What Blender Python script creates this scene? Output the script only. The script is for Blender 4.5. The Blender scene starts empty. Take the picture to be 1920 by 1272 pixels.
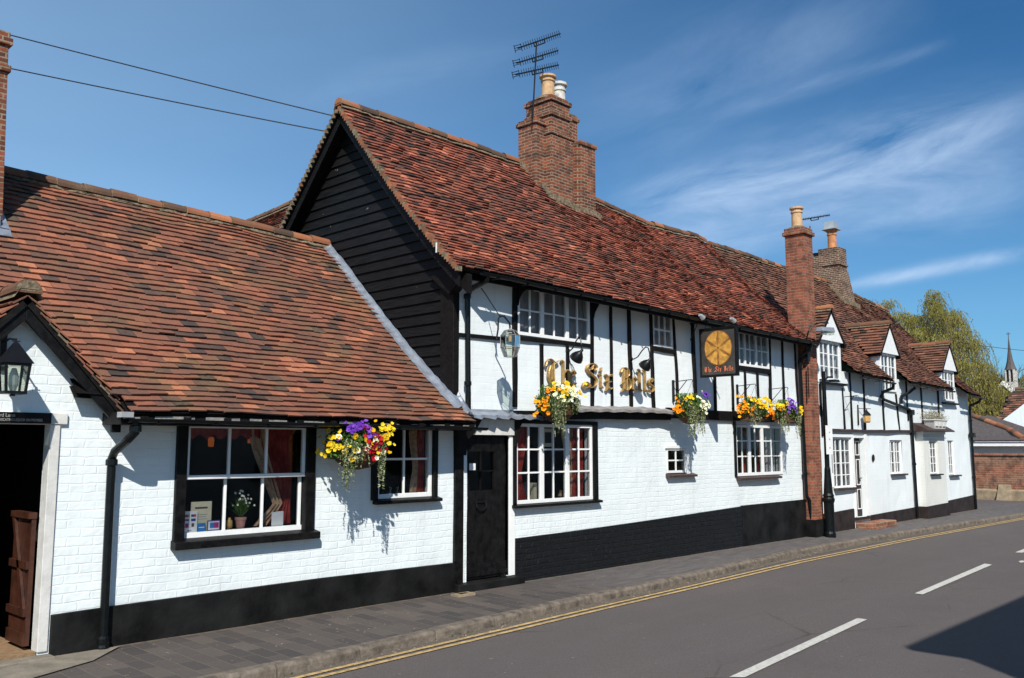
import bpy, math, random
from mathutils import Vector, noise, Matrix
R = math.radians
random.seed(7)
C = bpy.context.scene.collection
scene = bpy.context.scene
rnd = random.random
def rr(a, b): return a + (b - a) * random.random()

# ------------------------------------------------------------------ materials
def node_mat(name):
    m = bpy.data.materials.new(name); m.use_nodes = True
    nt = m.node_tree; nt.nodes.clear()
    out = nt.nodes.new('ShaderNodeOutputMaterial')
    return m, nt, out
class NT:
    def __init__(s, nt): s.nt = nt
    def n(s, typ, ins=None, **props):
        x = s.nt.nodes.new(typ)
        for k, v in props.items(): setattr(x, k, v)
        for k, v in (ins or {}).items():
            if hasattr(v, 'is_output'): s.nt.links.new(v, x.inputs[k])
            else: x.inputs[k].default_value = v
        return x
    def math(s, op, a, b=0.0, c=None, clamp=False):
        ins = {0: a, 1: b}
        if c is not None: ins[2] = c
        return s.n('ShaderNodeMath', ins, operation=op, use_clamp=clamp).outputs[0]
    def mix(s, f, a, b, blend='MIX'):
        x = s.nt.nodes.new('ShaderNodeMix'); x.data_type = 'RGBA'; x.blend_type = blend
        for i, v in ((0, f), (6, a), (7, b)):
            if hasattr(v, 'is_output'): s.nt.links.new(v, x.inputs[i])
            else: x.inputs[i].default_value = v if i == 0 else (*v, 1) if len(v) == 3 else v
        return x.outputs[2]
    def noise(s, vec, scale, detail=3, rough=.55, **k):
        return s.n('ShaderNodeTexNoise', {'Vector': vec, 'Scale': scale, 'Detail': detail, 'Roughness': rough}, **k).outputs[0]
    def ramp(s, f, stops, interp='LINEAR'):
        x = s.nt.nodes.new('ShaderNodeValToRGB'); x.color_ramp.interpolation = interp
        e = x.color_ramp.elements
        while len(e) < len(stops): e.new(.5)
        for q, (p, c) in zip(e, stops):
            q.position = p; q.color = (*c, 1) if len(c) == 3 else c
        s.nt.links.new(f, x.inputs[0]); return x.outputs[0]
    def obj(s): return s.n('ShaderNodeNewGeometry').outputs['Position']
    def scale(s, v, sc): return s.n('ShaderNodeVectorMath', {0: v, 1: sc}, operation='MULTIPLY').outputs[0]
    def bump(s, h, strength, dist=.01, normal=None):
        ins = {'Height': h, 'Strength': strength, 'Distance': dist}
        if normal is not None: ins['Normal'] = normal
        return s.n('ShaderNodeBump', ins).outputs[0]
    def pbsdf(s, out, col, rough=.7, normal=None, metal=0.0, spec=.4, **k):
        b = s.nt.nodes.new('ShaderNodeBsdfPrincipled')
        def st(key, v):
            if hasattr(v, 'is_output'): s.nt.links.new(v, b.inputs[key])
            else: b.inputs[key].default_value = v
        st('Base Color', col if hasattr(col, 'is_output') else (*col, 1)); st('Roughness', rough); st('Metallic', metal)
        st('Specular IOR Level', spec)
        if normal is not None: s.nt.links.new(normal, b.inputs['Normal'])
        for kk, v in k.items(): st(kk.replace('_', ' '), v)
        s.nt.links.new(b.outputs[0], out.inputs[0]); return b

def simple(name, col, rough=.6, var=.15, nscale=12, bump=.2, metal=0.0, spec=.4, bscale=None):
    m, nt, out = node_mat(name); t = NT(nt); P = t.obj()
    n1 = t.noise(P, nscale, 4)
    dark = tuple(c * (1 - var) for c in col); lite = tuple(min(1, c * (1 + var)) for c in col)
    c = t.ramp(n1, [(.3, dark), (.7, lite)])
    nb = t.noise(P, bscale or nscale * 3, 4)
    t.pbsdf(out, c, rough, t.bump(nb, bump, .01), metal, spec)
    return m

def painted_brick(name, col, bw=.215, bh=.0735, bump=.35, dist=.016, dirt=.0, mort=.008, rough=.55, worn=0.0, worncol=(.3, .3, .3)):
    m, nt, out = node_mat(name); t = NT(nt); P = t.obj()
    sx = t.n('ShaderNodeSeparateXYZ', {0: P})
    u = t.math('ADD', sx.outputs[0], sx.outputs[1])
    wob = t.noise(P, 2.2, 3)
    z = t.math('ADD', sx.outputs[2], t.math('MULTIPLY', t.math('SUBTRACT', wob, .5), .035))
    wob2 = t.noise(P, 9, 3)
    u = t.math('ADD', u, t.math('MULTIPLY', t.math('SUBTRACT', wob2, .5), .05))
    z = t.math('ADD', z, t.math('MULTIPLY', t.math('SUBTRACT', t.noise(P, 7, 2), .5), .022))
    v = t.n('ShaderNodeCombineXYZ', {0: u, 1: z}).outputs[0]
    br = t.n('ShaderNodeTexBrick', {'Vector': v, 'Scale': 1.0, 'Brick Width': bw, 'Row Height': bh, 'Mortar Size': mort, 'Mortar Smooth': .7,
        'Color1': (1, 1, 1, 1), 'Color2': (.6, .6, .6, 1), 'Mortar': (0, 0, 0, 1)})
    n1 = t.noise(P, 28, 5, .6); n2 = t.noise(P, 1.4, 3)
    # mortar joints fade out where the paint is thick
    h = t.math('MULTIPLY', br.outputs[0], t.ramp(t.noise(P, 3.5, 3), [(.36, (.12,) * 3), (.62, (1,) * 3)]))
    h = t.math('ADD', h, t.math('MULTIPLY', n1, .16))
    h = t.math('ADD', h, t.math('MULTIPLY', t.noise(P, 6, 3), .7))
    c = t.ramp(n2, [(.3, tuple(x * .93 for x in col)), (.7, col)])
    if dirt:
        low = t.ramp(sx.outputs[2], [(0.0, (1, 1, 1)), (.55, (0, 0, 0))])
        f = t.math('MULTIPLY', low, t.ramp(t.noise(P, 6, 5), [(.4, (0,) * 3), (.7, (dirt,) * 3)]))
        c = t.mix(f, c, (.33, .29, .24))
    if worn:
        f = t.ramp(t.noise(P, 14, 6, .65), [(.60, (0,) * 3), (.72, (worn,) * 3)])
        c = t.mix(f, c, worncol)
    st_ = t.ramp(t.noise(t.scale(P, (7, 7, .55)), 1.3, 4), [(.56, (0,) * 3), (.74, ((.16 if col[0] > .3 else 0.0),) * 3)])
    c = t.mix(st_, c, (.30, .29, .27))
    t.pbsdf(out, c, rough, t.bump(h, bump, dist), 0, .35)
    return m

def red_brick(name, c1, c2, mortar, bw=.2, bh=.068, msize=.009, rot=0):
    m, nt, out = node_mat(name); t = NT(nt); P = t.obj()
    sx = t.n('ShaderNodeSeparateXYZ', {0: P})
    u = t.math('ADD', sx.outputs[0], sx.outputs[1])
    z = t.math('ADD', sx.outputs[2], t.math('MULTIPLY', t.math('SUBTRACT', t.noise(P, 3, 2), .5), .012))
    v = t.n('ShaderNodeCombineXYZ', {0: u, 1: z}).outputs[0]
    br = t.n('ShaderNodeTexBrick', {'Vector': v, 'Scale': 1.0, 'Brick Width': bw, 'Row Height': bh, 'Mortar Size': msize, 'Mortar Smooth': .2,
        'Bias': -.15, 'Color1': (*c1, 1), 'Color2': (*c2, 1), 'Mortar': (*mortar, 1)})
    n1 = t.noise(P, 5, 4); n2 = t.noise(P, 40, 4)
    c = t.mix(t.ramp(n1, [(.45, (0,) * 3), (.66, (.8,) * 3)]), br.outputs[0], (.05, .033, .026))
    c = t.mix(t.ramp(t.noise(P, 16, 3), [(.5, (0,) * 3), (.7, (.5,) * 3)]), c, t.mix(.5, br.outputs[0], (.30, .11, .05)))
    c = t.mix(t.math('MULTIPLY', n2, .5), c, t.mix(.5, br.outputs[0], (.02, .015, .012)))
    h = t.math('SUBTRACT', t.math('MULTIPLY', n2, .4), br.outputs[1])
    t.pbsdf(out, c, .85, t.bump(h, .9, .012), 0, .2)
    return m

def tile_mat(name, stops, lich=.5, lcol=(.20, .15, .06)):
    m, nt, out = node_mat(name); t = NT(nt); P = t.obj()
    a = t.n('ShaderNodeAttribute', attribute_name='tint').outputs['Fac']
    big = t.noise(P, 1.3, 4)
    f = t.math('ADD', a, t.math('MULTIPLY', t.math('SUBTRACT', big, .5), .8))
    f = t.math('ADD', f, t.math('MULTIPLY', t.math('SUBTRACT', t.noise(P, 22, 5, .65), .5), .38), clamp=True)
    c = t.ramp(f, stops)
    l = t.math('MULTIPLY', t.ramp(t.noise(P, 2.3, 5, .6), [(.5, (0,) * 3), (.72, (lich,) * 3)]), t.ramp(t.noise(P, 30, 4), [(.4, (.2,) * 3), (.6, (1,) * 3)]))
    c = t.mix(l, c, lcol)
    sp = t.ramp(t.noise(P, 55, 3, .6), [(.68, (0,) * 3), (.74, (.55,) * 3)])
    c = t.mix(sp, c, (.36, .33, .26))
    t.pbsdf(out, c, .82, t.bump(t.noise(P, 60, 4), .5, .008), 0, .25)
    return m

M = {}
M['white'] = simple('white paint', (.80, .81, .80), .45, .05, 8, .15)
M['oldwhite'] = simple('old white paint', (.60, .59, .56), .55, .12, 10, .3)
M['wall'] = painted_brick('white painted brick', (.77, .83, .84), dirt=.45)
M['wall_up'] = painted_brick('white painted infill', (.79, .84, .85), bump=.22, dist=.010, bh=.08)
M['wall_cot'] = painted_brick('white cottage render', (.78, .83, .84), bump=.16, dist=.010)
M['wall_bay'] = painted_brick('cream cottage render', (.70, .71, .67), bump=.3, dist=.012, dirt=.4)
M['plinth'] = simple('black plinth paint', (.0085, .0085, .0085), .6, .9, 3, .5, spec=.2, bscale=22)
M['plinth_brick'] = painted_brick('black painted brick', (.006, .0065, .0075), bump=.6, dist=.025, rough=.5, worn=.5, worncol=(.035, .035, .038), mort=.012)
M['plinth_brown'] = simple('dark brown plinth paint', (.026, .019, .018), .6, .4, 5, .4, spec=.2)
M['black'] = simple('black paint', (.0055, .0052, .0054), .5, .8, 14, .4, spec=.2, bscale=30)
M['timber'] = simple('black timber', (.0055, .0048, .0048), .65, .5, 14, .8, spec=.2, bscale=25)
M['iron'] = simple('black iron', (.006, .006, .007), .38, .2, 20, .1, spec=.3)
M['pipe'] = simple('black pipe', (.004, .0055, .006), .3, .3, 20, .1, spec=.3)
M['lead'] = simple('lead sheet', (.26, .29, .34), .38, .3, 9, .8, .35, bscale=14)
M['oldlead'] = simple('weathered grey board', (.23, .215, .205), .7, .3, 9, .8, bscale=30)
M['mortar'] = simple('lime mortar', (.17, .135, .09), .9, .6, 22, .9, spec=.1, bscale=40)
M['ridge'] = None
M['grey_pot'] = simple('weathered white pot', (.50, .48, .44), .7, .35, 12, .4)
M['clay'] = simple('buff clay', (.50, .32, .17), .8, .25, 9, .4)
M['clay_red'] = simple('orange clay', (.48, .20, .085), .8, .25, 9, .4)
M['grey_metal'] = simple('grey metal', (.5, .5, .5), .4, .1, 5, .05, .5)
M['gold'] = simple('gold leaf', (.40, .25, .09), .42, .35, 18, .4, .4)
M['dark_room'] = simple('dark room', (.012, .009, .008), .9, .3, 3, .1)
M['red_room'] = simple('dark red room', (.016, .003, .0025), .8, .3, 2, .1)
M['mat_floor'] = simple('door mat floor', (.24, .15, .08), .9, .25, 20, .5)
M['brown_door'] = simple('brown door', (.05, .016, .008), .5, .4, 9, .4)
M['brown_sill'] = simple('brown sill', (.05, .03, .026), .5, .3, 9, .3)
M['concrete'] = simple('buff concrete', (.19, .165, .13), .9, .25, 7, .7, bscale=60)
M['kerb'] = simple('kerb stone', (.135, .11, .086), .9, .5, 9, 1.0, bscale=35)
M['stone'] = simple('tan stone', (.26, .20, .13), .9, .3, 6, .9, bscale=30)
M['slate'] = simple('grey slate', (.085, .07, .066), .7, .3, 14, .6)
M['wicker'] = simple('brown coir', (.09, .045, .02), .95, .5, 40, 1, bscale=80)
M['terracotta'] = simple('pink terracotta', (.50, .24, .20), .8, .1, 20, .2)
M['amber'] = simple('amber bottle', (.55, .33, .12), .3, .1, 20, .1)
M['paper'] = simple('white paper', (.78, .79, .78), .7, .03, 20, .05)
M['cream'] = simple('cream paper', (.68, .62, .44), .7, .05, 20, .05)
M['blue'] = simple('blue print', (.03, .20, .50), .6, .1, 20, .05)
M['navy'] = simple('navy print', (.03, .05, .25), .6, .1, 20, .05)
M['red'] = simple('red print', (.55, .05, .03), .6, .1, 20, .05)
M['magenta'] = simple('magenta print', (.45, .03, .20), .6, .1, 20, .05)
M['text_grey'] = simple('faded lettering', (.35, .34, .32), .6, .1, 20, .05)
M['text_orange'] = simple('orange lettering', (.75, .20, .09), .5, .1, 20, .05)
M['stalk'] = simple('bark', (.10, .075, .05), .9, .3, 10, .8)
M['grey_lamp'] = simple('grey lamp housing', (.23, .25, .29), .4, .1, 10, .1)
M['yellow_line'] = simple('yellow road paint', (.42, .29, .125), .8, .45, 18, .3)
M['white_line'] = simple('white road paint', (.50, .48, .44), .8, .2, 25, .4)
M['lampshade'] = simple('pink lamp shade', (.45, .2, .12), .8, .1, 20, .1)

def emis(name, col, s):
    m, nt, out = node_mat(name); t = NT(nt)
    e = t.n('ShaderNodeEmission', {0: (*col, 1), 1: s}); nt.links.new(e.outputs[0], out.inputs[0]); return m
M['glow'] = emis('lamp glow', (1, .35, .08), 1.6)
M['glow_soft'] = emis('soft lamp glow', (1, .25, .06), .13)

def glass_mat(name, tint=(.93, .94, .94), gloss=.09):
    m, nt, out = node_mat(name); t = NT(nt)
    P = t.obj(); nb = t.bump(t.noise(P, 3.0, 2), .12, .02)
    tr = t.n('ShaderNodeBsdfTransparent', {0: (*tint, 1)}).outputs[0]
    gl = t.n('ShaderNodeBsdfGlossy', {'Color': (.9, .9, .9, 1), 'Roughness': .03, 'Normal': nb}).outputs[0]
    lw = t.n('ShaderNodeLayerWeight', {'Blend': .18}).outputs['Fresnel']
    f = t.math('ADD', t.math('MULTIPLY', lw, .7), gloss * .3, clamp=True)
    mx = t.n('ShaderNodeMixShader', {0: f, 1: tr, 2: gl}); nt.links.new(mx.outputs[0], out.inputs[0]); return m
M['glass'] = glass_mat('window glass')
M['lamp_glass'] = glass_mat('lamp glass', (.82, .86, .78), .3)

def cloth(name, c1, c2, scale=6):
    m, nt, out = node_mat(name); t = NT(nt); P = t.obj()
    c = t.ramp(t.noise(P, scale, 3), [(.42, c1), (.55, c2)])
    b = t.pbsdf(out, c, .9, None, 0, .1); return m
M['net'] = cloth('net curtain', (.30, .30, .31), (.34, .34, .35))
M['red_curtain'] = cloth('red curtain', (.20, .022, .018), (.30, .045, .035))
M['floral'] = cloth('floral curtain', (.30, .20, .12), (.46, .30, .20), 22)
M['wall_white_in'] = cloth('white curtain', (.50, .50, .50), (.6, .6, .6))

M['tile_wing'] = tile_mat('clay tiles brown', [(.0, (.046, .038, .035)), (.18, (.080, .052, .044)), (.36, (.142, .072, .051)), (.58, (.195, .082, .053)), (.8, (.27, .102, .060)), (1.0, (.42, .165, .09))], .85, (.165, .118, .055))
M['tile_pub'] = tile_mat('clay tiles red', [(.0, (.030, .024, .022)), (.15, (.060, .038, .032)), (.36, (.130, .056, .041)), (.58, (.215, .070, .045)), (.8, (.36, .105, .060)), (1.0, (.50, .19, .11))], .7, (.12, .080, .053))
M['tile_cot'] = tile_mat('clay tiles old', [(.0, (.028, .023, .020)), (.26, (.062, .040, .031)), (.45, (.125, .060, .042)), (.70, (.19, .078, .050)), (1.0, (.30, .13, .075))], .6, (.14, .11, .07))
M['ridge'] = tile_mat('clay ridge', [(.0, (.08, .05, .035)), (.4, (.17, .08, .045)), (.7, (.26, .095, .048)), (1.0, (.38, .15, .07))], .8, (.19, .14, .08))
M['brick'] = red_brick('old chimney brick', (.33, .088, .040), (.060, .027, .021), (.31, .24, .17), .155, .053, .009)
M['brick_stack'] = red_brick('red stack brick', (.36, .115, .062), (.19, .062, .04), (.34, .23, .17), .17, .056, .007)
M['brick_pale'] = red_brick('pale pointed chimney brick', (.16, .06, .037), (.085, .038, .028), (.36, .29, .21), .14, .05, .011)
M['brick_wall'] = red_brick('garden wall brick', (.36, .14, .08), (.24, .09, .055), (.34, .26, .19), .21, .07, .010)
M['brick_far'] = red_brick('far red brick', (.30, .08, .045), (.22, .06, .035), (.28, .2, .15), .2, .07, .01)

def boards():
    m, nt, out = node_mat('black weatherboard'); t = NT(nt); P = t.obj()
    g = t.noise(t.scale(P, (2, 1.2, 26)), 3, 5, .6)
    c = t.ramp(g, [(.35, (.003, .003, .0032)), (.62, (.010, .0098, .0105)), (.8, (.02, .0195, .019))])
    w = t.ramp(t.noise(P, 13, 2), [(.755, (0,) * 3), (.77, (.6,) * 3)])
    c = t.mix(w, c, (.25, .23, .20))
    t.pbsdf(out, c, .6, t.bump(g, .5, .01), 0, .15); return m
M['boards'] = boards()

def ground_mats():
    m, nt, out = node_mat('tarmac road'); t = NT(nt); P = t.obj()
    a = t.noise(P, 130, 3, .7); b = t.noise(P, .7, 4); st = t.noise(t.scale(P, (.25, 3.0, 1)), 1.2, 4)
    c = t.ramp(a, [(.3, (.060, .050, .047)), (.5, (.105, .088, .083)), (.7, (.165, .143, .133))])
    c = t.mix(t.ramp(b, [(.35, (0,) * 3), (.7, (.35,) * 3)]), c, (.085, .078, .080))
    c = t.mix(t.ramp(st, [(.5, (0,) * 3), (.75, (.3,) * 3)]), c, (.125, .108, .103))
    sp = t.ramp(t.noise(P, 17, 2, .4), [(.765, (0,) * 3), (.785, (.8,) * 3)])
    c = t.mix(sp, c, (.24, .22, .20))
    sxr = t.n('ShaderNodeSeparateXYZ', {0: P}).outputs[1]
    wv = t.math('ADD', sxr, t.math('MULTIPLY', t.math('SUBTRACT', t.noise(P, .5, 3), .5), .5))
    tr_ = t.math('MULTIPLY', t.math('ABSOLUTE', t.math('SINE', t.math('MULTIPLY', wv, 1.9))), t.ramp(t.noise(P, 2.4, 5), [(.3, (.0,) * 3), (.7, (.30,) * 3)]))
    c = t.mix(tr_, c, (.075, .066, .064))
    vo = t.n('ShaderNodeTexVoronoi', {'Vector': t.scale(P, (.35, .8, 1)), 'Scale': .9}, feature='DISTANCE_TO_EDGE').outputs['Distance']
    vo = t.math('ADD', vo, t.math('MULTIPLY', t.math('SUBTRACT', t.noise(P, 5, 5), .5), .03))
    ck = t.math('MULTIPLY', t.ramp(vo, [(.0, (1,) * 3), (.006, (0,) * 3)]), t.ramp(t.noise(P, .45, 2), [(.5, (0,) * 3), (.62, (.55,) * 3)]))
    c = t.mix(ck, c, (.03, .027, .026))
    t.pbsdf(out, c, .85, t.bump(a, .5, .006), 0, .25); M['road'] = m
    m, nt, out = node_mat('pavement'); t = NT(nt); P = t.obj()
    sx = t.n('ShaderNodeSeparateXYZ', {0: P})
    vv = t.n('ShaderNodeCombineXYZ', {0: sx.outputs[1], 1: sx.outputs[0]}).outputs[0]
    br = t.n('ShaderNodeTexBrick', {'Vector': vv, 'Scale': 1.0, 'Brick Width': .30, 'Row Height': .15, 'Mortar Size': .006, 'Mortar Smooth': .3,
        'Color1': (.058, .053, .053, 1), 'Color2': (.128, .106, .092, 1), 'Mortar': (.15, .125, .10, 1)})
    n1 = t.noise(P, 3, 4); n2 = t.noise(P, 60, 4)
    c = t.mix(t.math('MULTIPLY', n1, .6), br.outputs[0], (.075, .063, .058))
    far = t.ramp(t.math('ADD', t.math('MULTIPLY', sx.outputs[0], .1), t.math('MULTIPLY', t.math('SUBTRACT', n1, .5), .3)), [(.78, (0,) * 3), (.98, (1,) * 3)])
    tar = t.ramp(t.noise(t.scale(P, (.8, 4, 1)), 3, 6, .7), [(.3, (.078, .070, .068)), (.5, (.118, .106, .102)), (.7, (.155, .140, .132))])
    c = t.mix(far, c, tar)
    c = t.mix(t.ramp(n2, [(.35, (.4,) * 3), (.65, (0,) * 3)]), c, t.mix(.45, c, (.01, .01, .01)))
    edge = t.ramp(t.math('ADD', sx.outputs[1], t.math('MULTIPLY', t.math('SUBTRACT', t.noise(P, 8, 4), .5), .25)), [(-.10 + .0, (0,) * 3), (.0, (.9,) * 3)])
    nw = t.math('SUBTRACT', 1.0, t.math('MULTIPLY', t.math('ABSOLUTE', t.math('ADD', sx.outputs[1], .035)), 18.0), clamp=True)
    c = t.mix(t.math('MULTIPLY', nw, t.ramp(t.noise(P, 9, 4), [(.35, (0,) * 3), (.6, (.9,) * 3)])), c, (.19, .15, .10))
    sp = t.ramp(t.noise(P, 22, 2, .4), [(.74, (0,) * 3), (.76, (.9,) * 3)])
    c = t.mix(sp, c, (.28, .26, .24))
    h = t.math('SUBTRACT', t.math('MULTIPLY', n2, .4), t.math('MULTIPLY', br.outputs[1], t.math('SUBTRACT', 1.0, far)))
    t.pbsdf(out, c, .85, t.bump(h, .6, .006), 0, .25); M['pave'] = m
    m, nt, out = node_mat('gutter grit'); t = NT(nt); P = t.obj()
    c = t.ramp(t.noise(P, 90, 4, .8), [(.35, (.055, .045, .038)), (.5, (.12, .10, .08)), (.68, (.26, .22, .17))])
    t.pbsdf(out, c, .95, t.bump(t.noise(P, 90, 3), .7, .01), 0, .2); M['grit'] = m
    m, nt, out = node_mat('earth and grass'); t = NT(nt); P = t.obj()
    c = t.ramp(t.noise(P, .3, 5), [(.35, (.05, .07, .02)), (.65, (.09, .10, .04))])
    t.pbsdf(out, c, .95, None, 0, .1); M['ground'] = m
ground_mats()

def leafm(name, c1, c2, trans=.25):
    m, nt, out = node_mat(name); t = NT(nt)
    a = t.n('ShaderNodeAttribute', attribute_name='tint').outputs['Fac']
    c = t.ramp(a, [(0, c1), (1, c2)])
    d = t.n('ShaderNodeBsdfDiffuse', {0: c}).outputs[0]; tl = t.n('ShaderNodeBsdfTranslucent', {0: c}).outputs[0]
    mx = t.n('ShaderNodeMixShader', {0: trans, 1: d, 2: tl}); nt.links.new(mx.outputs[0], out.inputs[0]); return m
M['leaf'] = leafm('basket leaves', (.025, .07, .012), (.13, .22, .05))
M['ivy'] = leafm('variegated ivy', (.05, .08, .02), (.40, .42, .24), .15)
M['f_yellow'] = leafm('yellow petals', (.60, .34, .01), (.85, .66, .04), .15)
M['f_orange'] = leafm('orange petals', (.85, .22, .01), (.90, .42, .02), .15)
M['f_purple'] = leafm('purple petals', (.07, .015, .22), (.22, .08, .50), .1)
M['f_red'] = leafm('red petals', (.16, .004, .02), (.40, .015, .02), .1)
M['f_white'] = leafm('cream petals', (.75, .72, .40), (.85, .85, .70), .15)
M['f_dark'] = simple('flower centre', (.12, .05, .01), .8)
M['willow'] = leafm('willow leaves', (.15, .14, .025), (.46, .41, .12), .4)
M['wood'] = leafm('far tree leaves', (.045, .06, .018), (.17, .18, .06), .2)
M['twig'] = leafm('bare twigs', (.10, .085, .05), (.18, .15, .09), .0)
M['lavender'] = leafm('dry lavender', (.20, .18, .13), (.42, .40, .32), .1)

# ------------------------------------------------------------------ mesh builder
ORG = {}
class MB:
    def __init__(s): s.v = []; s.f = []; s.mi = []; s.t = []
    def add(s, vs, fs, mi=0, tint=None):
        b = len(s.v); s.v += [tuple(q) for q in vs]
        for f in fs:
            s.f.append(tuple(b + i for i in f)); s.mi.append(mi); s.t.append(tint if tint is not None else .5)
        return s
    def box(s, x0, x1, y0, y1, z0, z1, mi=0, tint=None):
        vs = [(x, y, z) for x in (x0, x1) for y in (y0, y1) for z in (z0, z1)]
        return s.add(vs, [(0, 1, 3, 2), (4, 6, 7, 5), (0, 4, 5, 1), (2, 3, 7, 6), (0, 2, 6, 4), (1, 5, 7, 3)], mi, tint)
    def hexa(s, p, mi=0, tint=None):   # p: 4 bottom (ccw) + 4 top
        return s.add(p, [(3, 2, 1, 0), (4, 5, 6, 7), (0, 1, 5, 4), (1, 2, 6, 5), (2, 3, 7, 6), (3, 0, 4, 7)], mi, tint)
    def prism_y(s, pts, y0, y1, mi=0):  # polygon in xz extruded in y
        n = len(pts); vs = [(x, y0, z) for x, z in pts] + [(x, y1, z) for x, z in pts]
        return s.add(vs, [tuple(range(n)), tuple(reversed(range(n, 2 * n)))] + [(i, i + n, (i + 1) % n + n, (i + 1) % n) for i in range(n)], mi)
    def prism_x(s, pts, x0, x1, mi=0):  # polygon in yz extruded in x
        n = len(pts); vs = [(x0, y, z) for y, z in pts] + [(x1, y, z) for y, z in pts]
        return s.add(vs, [tuple(range(n)), tuple(reversed(range(n, 2 * n)))] + [(i, i + n, (i + 1) % n + n, (i + 1) % n) for i in range(n)], mi)
    def tube(s, pts, r, n=8, mi=0, caps=True, tint=None):
        pts = [Vector(p) for p in pts]; rs = r if isinstance(r, (list, tuple)) else [r] * len(pts)
        vs = []; prev = None
        for i, p in enumerate(pts):
            d = (pts[min(i + 1, len(pts) - 1)] - pts[max(i - 1, 0)])
            d = d.normalized() if d.length > 1e-9 else Vector((0, 0, 1))
            a = Vector((0, 0, 1)) if abs(d.z) < .9 else Vector((1, 0, 0))
            if prev is None: x = d.cross(a).normalized()
            else: x = (prev - d * prev.dot(d)).normalized()
            prev = x; y = d.cross(x)
            for k in range(n):
                an = 2 * math.pi * k / n; vs.append(p + (x * math.cos(an) + y * math.sin(an)) * rs[i])
        fs = [(i * n + k, i * n + (k + 1) % n, (i + 1) * n + (k + 1) % n, (i + 1) * n + k) for i in range(len(pts) - 1) for k in range(n)]
        if caps: fs += [tuple(reversed(range(n))), tuple(range((len(pts) - 1) * n, len(pts) * n))]
        return s.add(vs, fs, mi, tint)
    def lathe(s, c, prof, n=16, mi=0):
        vs = []; c = Vector(c)
        for r_, z in prof:
            for k in range(n):
                an = 2 * math.pi * k / n; vs.append((c.x + r_ * math.cos(an), c.y + r_ * math.sin(an), c.z + z))
        fs = [(i * n + k, i * n + (k + 1) % n, (i + 1) * n + (k + 1) % n, (i + 1) * n + k) for i in range(len(prof) - 1) for k in range(n)]
        fs += [tuple(reversed(range(n))), tuple(range((len(prof) - 1) * n, len(prof) * n))]
        return s.add(vs, fs, mi)
    def build(s, name, mat, parent=None, smooth=False, bevel=0, label=None, tint=False, solid=None):
        o = Vector((0, 0, 0))
        if parent is not None: o = ORG[parent.name]
        me = bpy.data.meshes.new(name)
        me.from_pydata([(a - o.x, b - o.y, c - o.z) for a, b, c in s.v], [], s.f)
        mats = mat if isinstance(mat, (list, tuple)) else [mat]
        for m in mats: me.materials.append(m)
        if len(mats) > 1: me.polygons.foreach_set('material_index', s.mi)
        if tint:
            a = me.attributes.new('tint', 'FLOAT', 'FACE'); a.data.foreach_set('value', s.t)
        if smooth: me.polygons.foreach_set('use_smooth', [True] * len(me.polygons))
        me.update()
        ob = bpy.data.objects.new(name, me); C.objects.link(ob)
        ORG[ob.name] = o
        if parent is not None: ob.parent = parent
        if bevel:
            b = ob.modifiers.new('bevel', 'BEVEL'); b.width = bevel; b.segments = 2; b.limit_method = 'ANGLE'
        if solid:
            b = ob.modifiers.new('solid', 'SOLIDIFY'); b.thickness = solid
        if label: ob['label'] = label
        return ob
def thing(name, label, cat, loc=(0, 0, 0), group=None):
    o = bpy.data.objects.new(name, None); C.objects.link(o); o.location = loc; o.empty_display_size = .2
    o['label'] = label; o['category'] = cat
    if group: o['group'] = group
    ORG[o.name] = Vector(loc); return o
def tag(o, label, cat, group=None):
    o['label'] = label; o['category'] = cat
    if group: o['group'] = group
    return o
def kind(o, k='structure'): o['kind'] = k; return o
def lerp(a, b, t): return a + (b - a) * t
def interp(pts, x):
    if x <= pts[0][0]: return pts[0][1]
    for (a, fa), (b, fb) in zip(pts, pts[1:]):
        if x <= b: return fa + (fb - fa) * (x - a) / (b - a)
    return pts[-1][1]

# ------------------------------------------------------------------ generic house pieces
def wall_grid(mb, x0, x1, z0, z1, holes, y=0.0, step=.22, wob=.012, rev=.13, top=None):
    xs = sorted(set([x0, x1] + [h[0] for h in holes] + [h[1] for h in holes]))
    zs = sorted(set([z0, z1] + [h[2] for h in holes] + [h[3] for h in holes]))
    def dens(a):
        r_ = []
        for p, q in zip(a, a[1:]):
            n = max(1, int((q - p) / step + .5)); r_ += [p + (q - p) * i / n for i in range(n)]
        return r_ + [a[-1]]
    X = dens([a for a in xs if x0 <= a <= x1]); Z = dens([a for a in zs if z0 <= a <= z1])
    idx = {}; vs = []
    for i, x in enumerate(X):
        for j, z in enumerate(Z):
            w = (noise.noise(Vector((x * .9, z * .9, 3.3 + y))) * wob + noise.noise(Vector((x * 3, z * 3, 1.3))) * wob * .35)
            idx[i, j] = len(vs); vs.append((x, y + w, z))
    fs = []
    for i in range(len(X) - 1):
        for j in range(len(Z) - 1):
            cx = (X[i] + X[i + 1]) / 2; cz = (Z[j] + Z[j + 1]) / 2
            if any(h[0] < cx < h[1] and h[2] < cz < h[3] for h in holes): continue
            fs.append((idx[i, j], idx[i + 1, j], idx[i + 1, j + 1], idx[i, j + 1]))
    mb.add(vs, fs)
    for a, b, c, d in [h[:4] for h in holes]:
        ya, yb = y - .0, y + rev
        mb.add([(a, ya, c), (a, yb, c), (a, yb, d), (a, ya, d)], [(0, 1, 2, 3)])
        mb.add([(b, ya, c), (b, yb, c), (b, yb, d), (b, ya, d)], [(3, 2, 1, 0)])
        mb.add([(a, ya, c), (b, ya, c), (b, yb, c), (a, yb, c)], [(0, 1, 2, 3)])
        mb.add([(a, ya, d), (b, ya, d), (b, yb, d), (a, yb, d)], [(3, 2, 1, 0)])

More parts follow.
